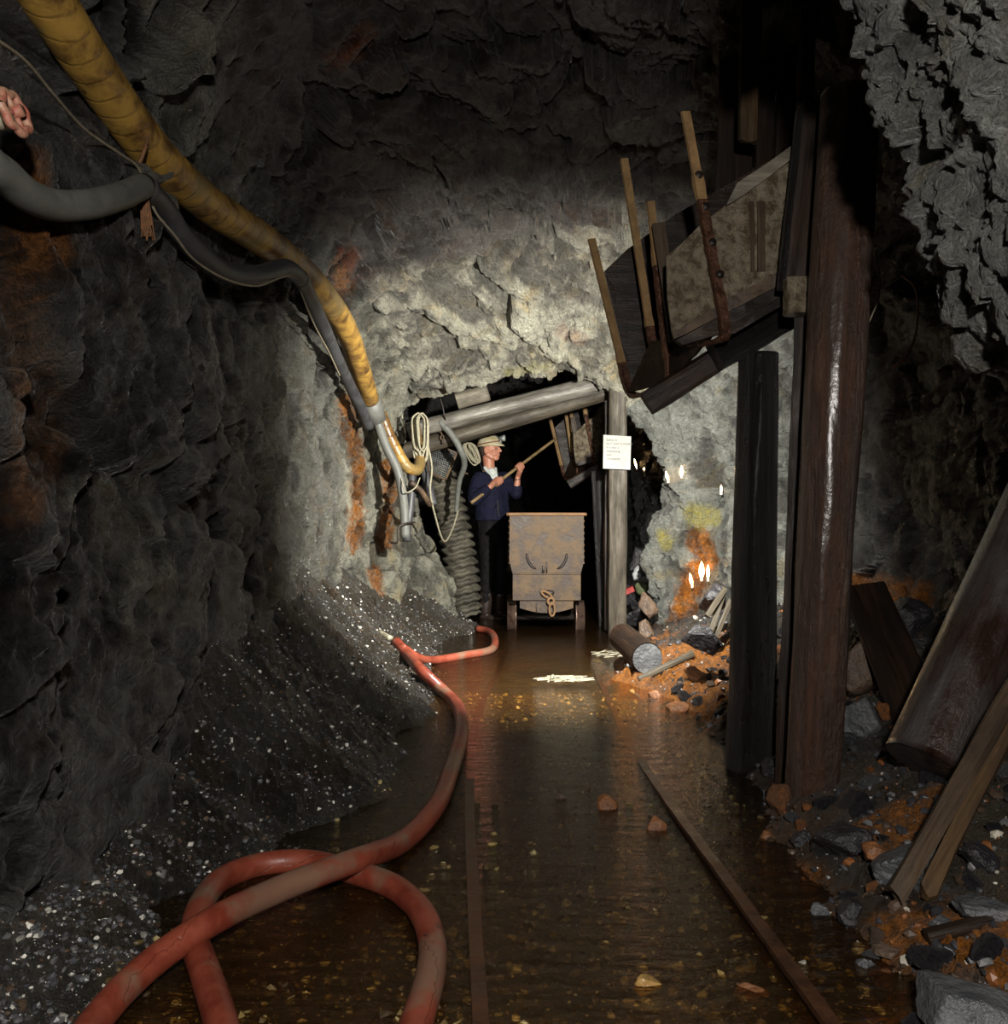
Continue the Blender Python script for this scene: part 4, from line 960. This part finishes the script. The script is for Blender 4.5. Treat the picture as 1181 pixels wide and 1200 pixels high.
# ------------------------------------------------------------------ the miner
def sph(c, r, sub=3, S=(1, 1, 1), R=None):
    bm = bmesh.new(); bmesh.ops.create_icosphere(bm, subdivisions=sub, radius=r)
    V = [Vector((v.co.x*S[0], v.co.y*S[1], v.co.z*S[2])) for v in bm.verts]; bm.verts.index_update()
    Fc = [tuple(v.index for v in f.verts) for f in bm.faces]; bm.free()
    if R is not None: V = [R @ v for v in V]
    return [tuple(v+Vector(c)) for v in V], Fc
def caps(b_, pts, rs, sub=2):
    """chain of tapered capsules"""
    for i, (p, r) in enumerate(zip(pts, rs)):
        b_.add(*sph(p, r, sub))
        if i: b_.tube([pts[i-1], p], [rs[i-1], r], 20, smooth=True, step=.05)
def loft(b_, rings, n=32):
    """rings of (centre, semi-axis vector a, semi-axis vector b), flat ends"""
    V = []; Fc = []
    for (c, a, b2) in rings:
        for k in range(n):
            t = k/n*2*math.pi; ct, st = math.cos(t), math.sin(t)
            e = lambda x: math.copysign(abs(x)**.85, x)
            V.append(tuple(Vector(c)+Vector(a)*e(ct)+Vector(b2)*e(st)))
    for i in range(len(rings)-1):
        for k in range(n): A = i*n+k; B = i*n+(k+1) % n; Fc.append((A, B, B+n, A+n))
    Fc.append(tuple(range(n))[::-1]); Fc.append(tuple((len(rings)-1)*n+k for k in range(n)))
    b_.add(V, Fc)
def fuse(name, b_, mt, parent, voxel=.01, smooth=4, wrinkle=0, seed=0):
    me = raw_mesh('t', b_.V, b_.F); o = bpy.data.objects.new('t', me); COL.objects.link(o)
    m = o.modifiers.new('r', 'REMESH'); m.mode = 'VOXEL'; m.voxel_size = voxel; m.adaptivity = 0
    if smooth: s = o.modifiers.new('s', 'SMOOTH'); s.factor = .5; s.iterations = smooth
    bpy.context.view_layer.update(); dg = bpy.context.evaluated_depsgraph_get()
    e = bpy.data.meshes.new_from_object(o.evaluated_get(dg)); bpy.data.objects.remove(o)
    V = np.empty(len(e.vertices)*3); e.vertices.foreach_get('co', V); V = V.reshape(-1, 3)
    if wrinkle:
        N = np.empty(len(V)*3); e.vertices.foreach_get('normal', N); N = N.reshape(-1, 3)
        q = V*np.array([9, 9, 5]); w_ = fbm(q+fbm(V*5, 2, seed)[:, None]*1.2, 3, seed)
        V = V+N*(wrinkle*(1-2*np.abs(w_)))[:, None]
    Fc = [tuple(p.vertices) for p in e.polygons]
    return obj(name, V, Fc, mt, parent)
man = thing('person', 'person in navy jacket and cream helmet beside the mine tub, gripping a long pole', 'person', (-.12, 9.12, -.05))
ROD0, ROD1 = P(552, 589.5, 8.72), P(650, 515, 9.5)
rd = (ROD1-ROD0).normalized()
def on_rod(px):
    t = (px-552)/(98); a, b_ = 0, 1
    for _ in range(40):
        m_ = (a+b_)/2; q = ROD0.lerp(ROD1, m_); x = CX+q.x/q.y*F
        if x < px: a = m_
        else: b_ = m_
    return ROD0.lerp(ROD1, a)
Hr, Hl = on_rod(584), on_rod(608)
f = Vector((.9, -.43, .05)).normalized(); u = Vector((-.06, 0, 1)); s_ = u.cross(f).normalized(); u = f.cross(s_).normalized()   # s_ = his left
HC = P(574.5, 526, 9.1)
def hd(a, b_, c): return HC+f*a+s_*b_+u*c
HR3 = Matrix((f, s_, u)).transposed()
skin = MB()
skin.add(*sph(hd(-.012, 0, .025), .1, 4, (1.02, .78, .98), HR3))           # cranium
skin.add(*sph(hd(.022, 0, -.035), .078, 4, (.95, .82, 1.1), HR3))           # face
skin.add(*sph(hd(.052, 0, -.095), .036, 3, (1, 1.05, .8), HR3))             # chin
for sd in (-1, 1):
    caps(skin, [hd(-.01, sd*.055, -.055), hd(.03, sd*.04, -.09)], [.025, .02])         # jaw
    skin.add(*sph(hd(.058, sd*.038, -.03), .024, 3, (.9, 1, .9), HR3))       # cheek
    skin.add(*sph(hd(-.012, sd*.086, -.018), .033, 3, (.62, .36, 1.05), HR3)) # ear
    skin.add(*sph(hd(-.004, sd*.079, -.042), .012, 2, (.8, .6, 1), HR3))
    caps(skin, [hd(.083, sd*.015, .014), hd(.070, sd*.045, .012)], [.011, .010])       # brow
caps(skin, [hd(.090, 0, .008), hd(.107, 0, -.018), hd(.112, 0, -.030)], [.010, .0125, .014])   # nose
for sd in (-1, 1): skin.add(*sph(hd(.099, sd*.011, -.034), .009, 2))
caps(skin, [hd(.088, -.018, -.064), hd(.095, 0, -.062), hd(.088, .018, -.064)], [.007, .0085, .007])
caps(skin, [hd(.085, -.015, -.076), hd(.091, 0, -.077), hd(.085, .015, -.076)], [.007, .009, .007])
caps(skin, [hd(.075, 0, -.10), hd(.06, 0, -.105)], [.016, .02])
caps(skin, [hd(-.03, 0, -.04), P(573, 546, 9.11), P(573, 560, 9.12)], [.060, .058, .07])   # neck
shR, shL = P(561, 562, 9.02), P(589, 561, 9.2)
elR, wrR = P(556, 586, 8.9), P(574, 570.5, 8.84)
elL, wrL = P(605, 578, 9.05), P(606.5, 560, 9.03)
caps(skin, [shR, elR], [.05, .04]); caps(skin, [elR, wrR], [.04, .027]); caps(skin, [shL, elL], [.05, .04]); caps(skin, [elL, wrL], [.04, .027])
caps(skin, [P(574, 565, 9.12), P(576, 600, 9.12), P(577, 625, 9.12)], [.11, .11, .12])
caps(skin, [shR, P(574, 563, 9.11), shL], [.05, .07, .05])
ankR, ankL = P(569, 715, 8.98), P(584, 716, 9.2)
hipR, hipL = P(571, 628, 9.05), P(583, 628, 9.2)
knR, knL = P(572, 668, 9.0), P(585, 668, 9.16)
for h_, k_, a_ in ((hipR, knR, ankR), (hipL, knL, ankL)): caps(skin, [h_, k_, a_], [.085, .055, .04])
def hand(c, wr, palm_dir, order):
    """fist round the pole: palm on palm_dir side, four fingers wrap over, thumb the other way"""
    n1 = (palm_dir-rd*palm_dir.dot(rd)).normalized(); n2 = rd.cross(n1)*order
    pc = c+n1*.030
    caps(skin, [pc-rd*.034, pc+rd*.034], [.017, .017]); caps(skin, [pc-rd*.030+n2*.012, pc+rd*.034+n2*.012], [.014, .014])
    caps(skin, [wr, pc-n2*.02, pc], [.027, .026, .022]); caps(skin, [wr, pc-n2*.02+rd*.02, pc+rd*.028], [.022, .018, .016]); caps(skin, [wr, pc-n2*.02-rd*.02, pc-rd*.028], [.022, .018, .016])
    for i, off in enumerate((.036, .0125, -.011, -.033)):
        rad = .0245+.002*(i == 1)-.001*(i == 3); L = (3.9, 4.3, 4.1, 3.5)[i]; r0 = (.0098, .0100, .0096, .0085)[i]
        pts = [c+rd*off+(n1*math.cos(a)+n2*math.sin(a))*(rad+.004*math.sin(a*1.6)**2) for a in np.linspace(.35, L, 8)]
        caps(skin, pts, [r0*1.12, r0*1.05, r0, r0*1.05, r0*.95, r0*.92, r0*.9, r0*.8], 1)
    pts = [wr.lerp(pc, .55)+rd*.02, c+rd*.058+n1*.022-n2*.012, c+rd*.062-n2*.027+n1*.004, c+rd*.050-n2*.026-n1*.014]
    caps(skin, pts, [.016, .0125, .0115, .010], 2)
hand(Hr, wrR, Vector((-.55, -.75, -.2)), 1)
hand(Hl, wrL, Vector((-.1, -.5, -.85)), -1)
fuse('body', skin, M['skin'], man, .0052, 2)
# face details
for sd in (-1, 1):
    V, Fc = sph(hd(.078, sd*.031, -.004), .0115, 3); obj('eye', V, Fc, M['eye'], man)
    b = MB(); caps(b, [hd(.0885, sd*.031-.0, -.004)], [.0045]); b.build('iris', M['dark_iron'], man)
    b = MB(); b.tube([hd(.093, sd*.014, .020), hd(.090, sd*.032, .024), hd(.078, sd*.050, .018)], .0032, 6); b.build('eyebrow', M['hair'], man)
b = MB(); b.tube([hd(.096, -.016, -.070), hd(.1005, 0, -.0695), hd(.096, .016, -.070)], .0022, 6); b.build('mouth', M['maroon'], man)
b = MB(); b.add(*sph(hd(-.040, 0, -.002), .098, 4, (.80, .80, .98), HR3))
for sd in (-1, 1): b.add(*sph(hd(.022, sd*.066, .012), .018, 2, (.5, .35, 1.1), HR3))
fuse('hair', b, M['hair'], man, .007, 1)
# helmet: shell with ridges, brim, band, lamp
def helmet():
    V = []; Fc = []; na, nb = 48, 16
    for j in range(nb+1):
        ph = j/nb*math.pi/2
        for i in range(na):
            a = i/na*2*math.pi; ca, sa = math.cos(a), math.sin(a); brim = max(0, ca)**3
            rr = math.cos(ph); z = math.sin(ph)*.12; flare = (.002+.045*brim)*max(0, 1-j/2.0)
            rdg = 1+.035*max(0, math.cos(sa*rr*9))*(.3+.7*math.sin(ph))
            V.append(hd(-.012+(.125*rr*ca)*rdg+ca*flare, (.105*rr*sa)*rdg+sa*flare, .030+z*rdg-.004*max(0, 1-j)-.012*brim*max(0, 1-j/2)))
    n0 = len(V)
    for j in range(nb+1):
        ph = j/nb*math.pi/2
        for i in range(na):
            v = V[j*na+i]; c = hd(-.012, 0, .02); V.append(c+(v-c)*.965)
    for j in range(nb):
        for i in range(na):
            A = j*na+i; B = j*na+(i+1) % na; Fc.append((A, B, B+na, A+na)); Fc.append((n0+B, n0+A, n0+A+na, n0+B+na))
    for i in range(na): B = (i+1) % na; Fc.append((B, i, n0+i, n0+B))
    return V, Fc
V, Fc = helmet(); hel = obj('helmet', V, Fc, M['helmet'], man)
b = MB(); b.tube([hd(-.012+.133*math.cos(a), .114*math.sin(a), .050+.018*math.cos(a)) for a in np.linspace(0, 2*math.pi, 33)], .0055, 8, cap=False); b.build('helmet_band', M['maroon'], hel)
b = MB(); lc = hd(.135, 0, .095); b.tube([lc-f*.022, lc+f*.012, lc+f*.030], [.024, .030, .033], 20, smooth=False); b.box(lc-f*.02-u*.02, (.03, .03, .05), HR3); b.build('cap_lamp', M['lampgrey'], hel)
b = MB(); b.tube([lc+f*.028, lc+f*.033], .028, 20, smooth=False); b.build('lamp_lens', M['glass'], hel)
b = MB(); b.tube([lc-f*.02+u*.01, hd(.06, -.05, .13), hd(-.05, -.07, .11), hd(-.14, -.02, .05), hd(-.13, -.03, -.06), P(566, 556, 9.05), P(562, 590, 9.0)], .004, 6); b.build('lamp_cable', M['blackhose'], hel)
# clothes
jk = MB(); tf_ = Vector((.80, -.6, 0)).normalized(); ts = Vector((-.6, -.8, 0)).normalized()      # torso faces half right
def ring_(c, d, w_): return (c, tf_*d, ts*w_)
loft(jk, [ring_(P(577, 610, 9.12), .155, .185), ring_(P(577, 603, 9.12), .15, .18), ring_(P(576.5, 590, 9.12), .142, .18), ring_(P(576, 577, 9.12), .145, .195), ring_(P(575, 566, 9.12), .135, .20), ring_(P(574, 558, 9.12), .105, .17), ring_(P(573.5, 553, 9.12), .075, .095)])
caps(jk, [shR, P(557, 574, 8.97), elR], [.078, .070, .064]); caps(jk, [elR, P(565, 578, 8.86), P(569.5, 574.5, 8.85)], [.064, .058, .052])
caps(jk, [shL, P(597, 569, 9.13), elL], [.078, .068, .060]); caps(jk, [elL, P(605.5, 573, 9.045)], [.060, .052])
fuse('jacket', jk, M['navy'], man, .009, 4, .006, 5)
tr = MB(); loft(tr, [ring_(P(577, 640, 9.12), .12, .165), ring_(P(577, 622, 9.12), .13, .165), ring_(P(577, 606, 9.12), .13, .16)])
for h_, k_, a_ in ((hipR, knR, ankR), (hipL, knL, ankL)): caps(tr, [h_, k_, k_.lerp(a_, .75)], [.098, .075, .068])
fuse('trousers', tr, M['trouser'], man, .011, 4, .006, 6)
bt = MB()
for a_, k_ in ((ankR, knR), (ankL, knL)):
    caps(bt, [k_.lerp(a_, .6), Vector((a_.x, a_.y, .06))], [.074, .055]); caps(bt, [Vector((a_.x-.02, a_.y, -.005)), Vector((a_.x+.10, a_.y-.06, -.012)), Vector((a_.x+.15, a_.y-.09, -.015))], [.045, .042, .035])
fuse('boots', bt, M['boot'], man, .009, 2)
sh = MB(); sh.add(*sph(P(576, 556, 9.04), .055, 3, (1.0, .8, 1.25))); caps(sh, [P(568, 548, 9.06), P(577, 560, 8.99), P(580, 566, 8.985)], [.018, .022, .02]); caps(sh, [P(580.5, 549, 9.08), P(581, 558, 9.0), P(581, 565, 8.985)], [.016, .02, .02])
fuse('shirt', sh, M['shirt'], man, .007, 2)
b = MB(); b.tube([P(581.5, 568, 8.985), P(583, 590, 8.97), P(585, 606, 8.97)], .0045, 6); b.build('jacket_seam', M['dark_iron'], man)
b = MB(); b.tube([wrL.lerp(elL, .12)+Vector((.03*math.cos(a), .03*math.sin(a), .004*math.cos(a))) for a in np.linspace(0, 2*math.pi, 17)], .004, 6, cap=False); b.build('wristwatch', M['dark_iron'], man)
b = MB(); b.tube([ROD0, ROD0.lerp(ROD1, .5)+Vector((0, 0, .004)), ROD1], [.0165, .0155, .015], 14, step=.05); single(b.build('pole', M['handle']), 'long pale wooden pole held by the miner, reaching to the far chute', 'pole')

# ------------------------------------------------------------------ candles
def candle(px, py, Y, h, label, stub=.03, fr=.011, lean=0):
    qx, qy = proj(V_SHELL); near_ = V_SHELL[:, 1][(abs(qx-px) < 7) & (qy > py-6) & (qy < py+16) & (V_SHELL[:, 1] > 5)]
    if len(near_): Yn = float(near_.min())-.02; h *= Yn/Y; Y = Yn
    c = P(px, py, Y); t = thing('candle', label, 'candle', tuple(c-Vector((0, 0, h/2+stub))), 'candles on the right hand rock')
    V = []; Fc = []; n = 12; prof = [(0, 0), (.55, .12), (.95, .3), (1, .45), (.8, .65), (.45, .85), (0, 1)]
    for (r, z) in prof:
        for k in range(n): a = k/n*2*math.pi; V.append((c.x+r*fr*math.cos(a)+lean*z*h, c.y+r*fr*math.sin(a), c.z-h/2+z*h))
    for i in range(len(prof)-1):
        for k in range(n): A = i*n+k; B = i*n+(k+1) % n; Fc.append((A, B, B+n, A+n))
    obj('flame', V, Fc, M['flame'], t)
    b_ = MB(); b_.tube([c-Vector((0, 0, h/2+stub)), c-Vector((0, 0, h/2-.004))], .011, 12, smooth=False); b_.build('wax_stub', M['wax'], t)
    b_ = MB(); b_.tube([c-Vector((0, 0, h/2-.004)), c-Vector((0, 0, h/2-.014))], .0018, 5, smooth=False); b_.build('wick', M['dark_iron'], t)
cl = 'burning candle in the bright cluster over the orange stain, '
candle(811, 679, 6.2, .085, cl+'lower left', .02, .013, -.2); candle(822, 668, 6.2, .12, cl+'largest in the middle', .02, .022); candle(829.5, 670, 6.2, .10, cl+'right', .02, .013)
candle(746, 543, 7.5, .085, 'burning candle just right of the white notice', .02, .014, -.25); candle(754.5, 549.5, 7.5, .022, 'tiny candle flame low right of the notice', .02, .011)
candle(783, 558, 6.6, .075, 'burning candle on the pale pillar, left of a pair', .015, .012, -.25); candle(798.5, 552, 6.6, .08, 'burning candle on the pale pillar, right of a pair', .015, .016)
candle(845, 573, 6.3, .055, 'small burning candle beside the black post', .015, .009)

# ------------------------------------------------------------------ rocks and bits
def rock(px, py, w_, mt, label, seed, flat=.7, Y=None, name='rock', cat='rock', group=None, sub=4, rz=None, tilt=.2, sink=.25, rough=.07):
    """w_ = width in photo pixels, (px, py) its foot"""
    g_ = ground(px, py) if Y is None else P(px, py, Y)
    sz = w_/F*g_.y/1.7; V, Fc = rock_data(seed, sz, flat, sub, rough)
    r = random.Random(seed); a = r.uniform(0, 6.28) if rz is None else rz
    Rm = Matrix.Rotation(a, 3, 'Z') @ Matrix.Rotation(tilt*r.uniform(-1, 1), 3, 'X')
    V = [Rm @ Vector(v) for v in V]; zmin = min(v.z for v in V); h = max(v.z for v in V)-zmin
    V = [v+Vector((g_.x, g_.y+sz*.4, g_.z-zmin-h*sink)) for v in V]
    o = obj(name, V, Fc, M[mt], smooth=False); return single(o, label, cat, group)
rock(1008, 800, 50, 'brownrock', 'brown boulder high on the rubble against the glossy post', 101, .95, 3.75)
rock(1012, 868, 66, 'greyrock', 'large pale grey boulder beside the glossy post below the brown one', 102, .95, 3.45)
rock(1050, 925, 48, 'brownrock', 'squarish brown rock at the foot of the thick leaning log', 103, .95, 3.1)
rock(1055, 968, 62, 'darkrock', 'dark ridged slab of rock left of the paired leaning planks', 104, .8, 2.95)
rock(990, 1005, 56, 'darkrock', 'blue grey wet rock in front of the glossy post foot', 105, .8)
rock(1072, 1030, 74, 'greyrock', 'rounded grey stone on orange mud touching the weathered plank', 106, .6)
rock(1020, 925, 50, 'darkrock', 'dark rock between the glossy post and the squarish brown rock', 107, .8, 3.25)
rock(1100, 948, 36, 'paleroc', 'small pale jagged rock under the foot of the thick log', 108, .7, 2.95)
rock(1140, 1215, 120, 'greyrock', 'big grey speckled boulder in the bottom right corner', 109, .7, rough=.03, sink=.3)
rock(1165, 1080, 62, 'greyrock', 'flat greenish grey slab at the right edge above the orange mud', 110, .4)
rock(1075, 775, 45, 'darkrock', 'dark rock high on the rubble behind the slumped board', 111, .8, 4.0)
rock(1110, 800, 50, 'brownrock', 'brown rock on the rubble slope above the thick log', 112, .8, 3.9)
rock(1060, 735, 60, 'darkrock', 'dark rock at the top of the rubble by the slumped board', 113, .7, 4.2)
rock(985, 745, 40, 'darkrock', 'small dark rock high behind the glossy post', 114, .8, 4.0)
rock(1130, 850, 40, 'darkrock', 'dark rock behind the thick leaning log', 115, .8, 3.6)
rock(941, 1140, 20, 'paleroc', 'small pale blocky stone right of the right rail', 116, .9, sub=3)
rock(924, 1038, 15, 'white', 'small white angular stone at the foot of the posts', 117, .9, sub=3)
rock(1016, 1140, 26, 'greyrock', 'blue grey pointed shard on the orange mud', 118, .9, sub=3)
rock(986, 1122, 24, 'darkrock', 'dark shard beside the pale blocky stone', 119, .9, sub=3)
rock(965, 1118, 14, 'greyrock', 'small grey stone left of the dark shard', 120, .7, sub=3)
rock(759, 1168, 28, 'yellowrock', 'wet yellow stone in the water between the rails', 121, .7, sub=3, sink=.15)
rock(882, 1172, 40, 'rustrock', 'flat reddish brown stone inside the right rail', 122, .4, sub=3, sink=.1)
rock(712, 955, 22, 'rustrock', 'rusty lump standing in the water mid track', 123, 1.0, sub=3, sink=.05)
rock(768, 980, 22, 'rustrock', 'rusty lump against the inside of the right rail', 124, .9, sub=3, sink=.05)
rock(655, 943, 14, 'brownrock', 'small brown stone left of the rusty lump mid track', 125, .6, sub=3, sink=.1)
rock(905, 905, 26, 'darkrock', 'small dark rock between the black post and the glossy post', 126, .8, sub=3)
rock(1000, 1075, 34, 'darkrock', 'dark angular rock in the rubble left of the plank feet', 127, .8, sub=3)
rock(960, 1075, 26, 'greyrock', 'grey angular rock in the rubble nearer the right rail', 128, .8, sub=3)
rock(1040, 1120, 30, 'brownrock', 'brown rock at the edge of the orange mud below the plank feet', 129, .6, sub=3)
rock(1105, 1085, 24, 'greyrock', 'grey rock between the plank feet and the right edge', 130, .7, sub=3)
rock(1150, 1020, 40, 'darkrock', 'dark rock right of the leaning planks', 131, .7)
rock(1030, 1010, 34, 'rustrock', 'rust coated rock between the blue grey rock and the rounded stone', 132, .6)
rock(940, 990, 30, 'darkrock', 'dark rock in the mud before the glossy post', 133, .6)
rock(900, 985, 22, 'rustrock', 'rust coated stone left of the glossy post foot', 134, .6, sub=3)
# stones round the passage mouth
rock(757, 748, 24, 'brownrock', 'brown stone behind the cut log, right of the sign post', 140, 1.1, 6.9, sub=3)
rock(748, 728, 26, 'darkrock', 'dark stone on the heap behind the sign post', 141, 1.0, 7.9, sub=3)
rock(760, 718, 22, 'brownrock', 'tall brown stone against the pillar behind the sign post', 142, 1.3, 7.4, sub=3)
rock(748, 712, 34, 'darkrock', 'dark heap stone farther in behind the sign post', 143, 1.0, 8.6, sub=3)
rock(758, 676, 34, 'darkrock', 'dark rock in the gap between sign post and pillar', 144, 1.1, 8.7, sub=3, sink=0)
rock(795, 838, 34, 'rustrock', 'orange stained rock at the water edge below the cut log', 145, .5, sub=3)
rock(770, 822, 22, 'rustrock', 'small orange rock by the pale split stick', 146, .5, sub=3)
rock(815, 800, 30, 'rustrock', 'orange rock right of the pale split stick', 147, .6, sub=3)
rock(825, 760, 44, 'darkrock', 'dark rock stand-in for the shadowy shape left of the black post', 148, .8, 5.0)  # added dark rock giving body to a ghostly shadow beside the pillar
rock(838, 712, 34, 'darkrock', 'dark rock stand-in for the shadowy shape under the broken sticks', 149, .9, 5.6)  # second dark rock added for the same shadow shape
rock(700, 777, 12, 'paleroc', 'small pale stone at the water edge near the sign post', 150, .6, sub=3)
rock(710, 766, 10, 'paleroc', 'tiny pale stone beside the sign post foot', 151, .6, sub=3)
V, Fc = rock_data(160, .07, 1.0, 3, .1); c = P(741, 708, 8.3); o = obj('sack', [Vector(v)*1.0+c+Vector((.1, 0, .14)) for v in V], Fc, M['green']); single(o, 'small green sacking bundle behind the sign post', 'sack')
b = MB(); b.box(P(737, 692, 8.0), (.09, .05, .05), Matrix.Rotation(-.4, 3, 'Y')); single(b.build('plastic_can', M['red'], smooth=False), 'small red plastic thing lying behind the sign post', 'container')
V, Fc = rock_data(162, .045, 1.5, 3, .15); c = P(746, 672, 8.2); single(obj('plastic_bag', [Vector(v)+c for v in V], Fc, M['white']), 'small white bag standing behind the sign post', 'bag')
# scum patch on the water
def patch(name, px, py, w_, h_, mt, label, cat, seed, n=40):
    g_ = ground(px, py); r = random.Random(seed); b_ = MB()
    for i in range(n):
        a = r.uniform(0, 6.28); q = r.uniform(0, 1)**.6; x = g_.x+w_*q*math.cos(a)*.5; y = g_.y+h_*q*math.sin(a)*.5; z = max(0, fz(x, y))+.004
        L = r.uniform(.01, .045); a2 = r.gauss(0, .5)
        b_.bar((x-L*math.cos(a2), y-L*math.sin(a2), z), (x+L*math.cos(a2), y+L*math.sin(a2), z+r.uniform(0, .006)), r.uniform(.008, .02), .004)
    return single(b_.build(name, M[mt], smooth=False), label, cat)
patch('foam_scum', 661, 806, .34, .22, 'foam', 'cream patch of scum and splinters floating on the water before the mine tub', 'scum', 1, 70)['kind'] = 'stuff'
patch('wood_splinters', 712, 775, .25, .3, 'foam', 'pale splinters strewn at the water edge left of the cut log', 'splinters', 2, 24)['kind'] = 'stuff'

T1 = [(.45, (.05, .05, .055)), (.25, (.10, .10, .10)), (.16, (.07, .045, .03)), (.06, (.28, .27, .24)), (.03, (.6, .58, .52))]
T2 = [(.5, (.035, .035, .04)), (.2, (.07, .045, .03)), (.14, (.2, .075, .025)), (.1, (.13, .13, .13)), (.05, (.5, .46, .38))]
T3 = [(.35, (.12, .08, .03)), (.3, (.24, .17, .06)), (.2, (.06, .04, .02)), (.15, (.42, .34, .16))]
def dl(x, y): return (.5+.5*np.maximum(sstep(2.9, 2.3, y), sstep(4.6, 5.4, y)))*sstep(-.02, .06, np.interp(y, *XL)-x)*sstep(-1.25, -1.05, x)
def dr(x, y): return sstep(-.02, .08, x-np.interp(y, *XR))
def dm(x, y): return sstep(.05, -.02, x-np.interp(y, *XR))*sstep(-.05, .02, x-np.interp(y, *XL))
scatter('gravel', 16000, (-1.25, -.2, 1.7, 8.4), .0022, .014, T1, 11, 'fine dark gravel with white chips on the bank under the left wall', 'gravel', dl)
scatter('gravel', 5000, (.6, 2.3, 1.7, 7.4), .004, .028, T2, 12, 'dark and rusty gravel over the mud right of the track', 'gravel', dr)
scatter('pebbles', 7000, (-.9, .9, 1.7, 5.5), .004, .022, T3, 13, 'brown pebbles on the bed under the shallow water', 'pebbles', dm)

# loose rubble on the right hand slope: every stone an object
PRO = []
for k in range(8):
    V, Fc = rock_data(700+k, 1, .75, 3, .07); me = raw_mesh('rubble_stone', V, Fc, smooth=False)
    me.materials.append(M[['darkrock', 'greyrock', 'darkrock', 'brownrock', 'darkrock', 'greyrock', 'rustrock', 'darkrock'][k]]); PRO.append(me)
r_ = np.random.default_rng(5); spots = []
for i in range(4000):
    if len(spots) >= 170: break
    y = math.exp(r_.uniform(math.log(1.8), math.log(5.4))); x = r_.uniform(.8, 2.3); s = r_.uniform(.016, .05)*(1 if r_.uniform() < .75 else 1.7)
    if x < np.interp(y, *XR)+.04 or CX+x/y*F > 1230: continue
    if .98 < x < 1.3 and 3.0 < y < 3.45 or .85 < x < 1.2 and 3.5 < y < 3.95: continue
    if any((x-a)**2+(y-b_)**2 < (s+c)**2*1.2 for a, b_, c in spots): continue
    spots.append((x, y, s))
for i, (x, y, s) in enumerate(spots):
    o = bpy.data.objects.new('rubble_stone', PRO[i % 8]); COL.objects.link(o); o.location = (x, y, fz(x, y)+s*.3); o.scale = (s, s, s)
    o.rotation_euler = (r_.uniform(-.5, .5), r_.uniform(-.5, .5), r_.uniform(0, 6.28))
    tagobj(o, 'small angular rubble stone scattered on the muddy slope right of the track', 'stone', 'rubble stones on the right slope')
# ------------------------------------------------------------------ camera and light
sc = bpy.context.scene
cd = bpy.data.cameras.new('camera'); cam = bpy.data.objects.new('camera', cd); COL.objects.link(cam)
cam.location = (0, 0, CH); cam.rotation_euler = (math.pi/2, 0, 0)
cd.sensor_fit = 'HORIZONTAL'; cd.sensor_width = 36; cd.lens = 36*F/1181; cd.clip_start = .05; cd.clip_end = 100
sc.camera = cam
sc.view_settings.view_transform = 'Standard'; sc.view_settings.look = 'None'; sc.view_settings.gamma = 1; sc.view_settings.exposure = 0; sc.view_settings.use_curve_mapping = False
w = bpy.data.worlds.new('World'); sc.world = w; w.use_nodes = True
w.node_tree.nodes['Background'].inputs[0].default_value = (.5, .55, .7, 1); w.node_tree.nodes['Background'].inputs[1].default_value = .012
def lamp(name, kind, loc, energy, color=(1, 1, 1), size=.05, target=None, angle=60, blend=.5):
    d = bpy.data.lights.new(name, kind); d.energy = energy; d.color = color; d.shadow_soft_size = size
    o = bpy.data.objects.new(name, d); COL.objects.link(o); o.location = loc
    if kind == 'SPOT':
        d.spot_size = math.radians(angle); d.spot_blend = blend
        o.rotation_euler = (Vector(target)-Vector(loc)).to_track_quat('-Z', 'Y').to_euler()
    return o
lamp('flash_behind_chute', 'SPOT', (.755, 4.40, 1.73), 1450, (1, .97, .88), .03, (-.05, 7.6, .68), 142, 1)
lamp('flash_beside_camera', 'SPOT', (.16, -.42, 1.66), 340, (1, .95, .88), .06, (.35, 4, 1.3), 120, .6)
for c in (P(818, 672, 6.3), P(783, 556, 6.6)):
    lamp('candle_glow', 'POINT', c+Vector((0, -.12, .05)), 1.2, (1, .6, .28), .03)
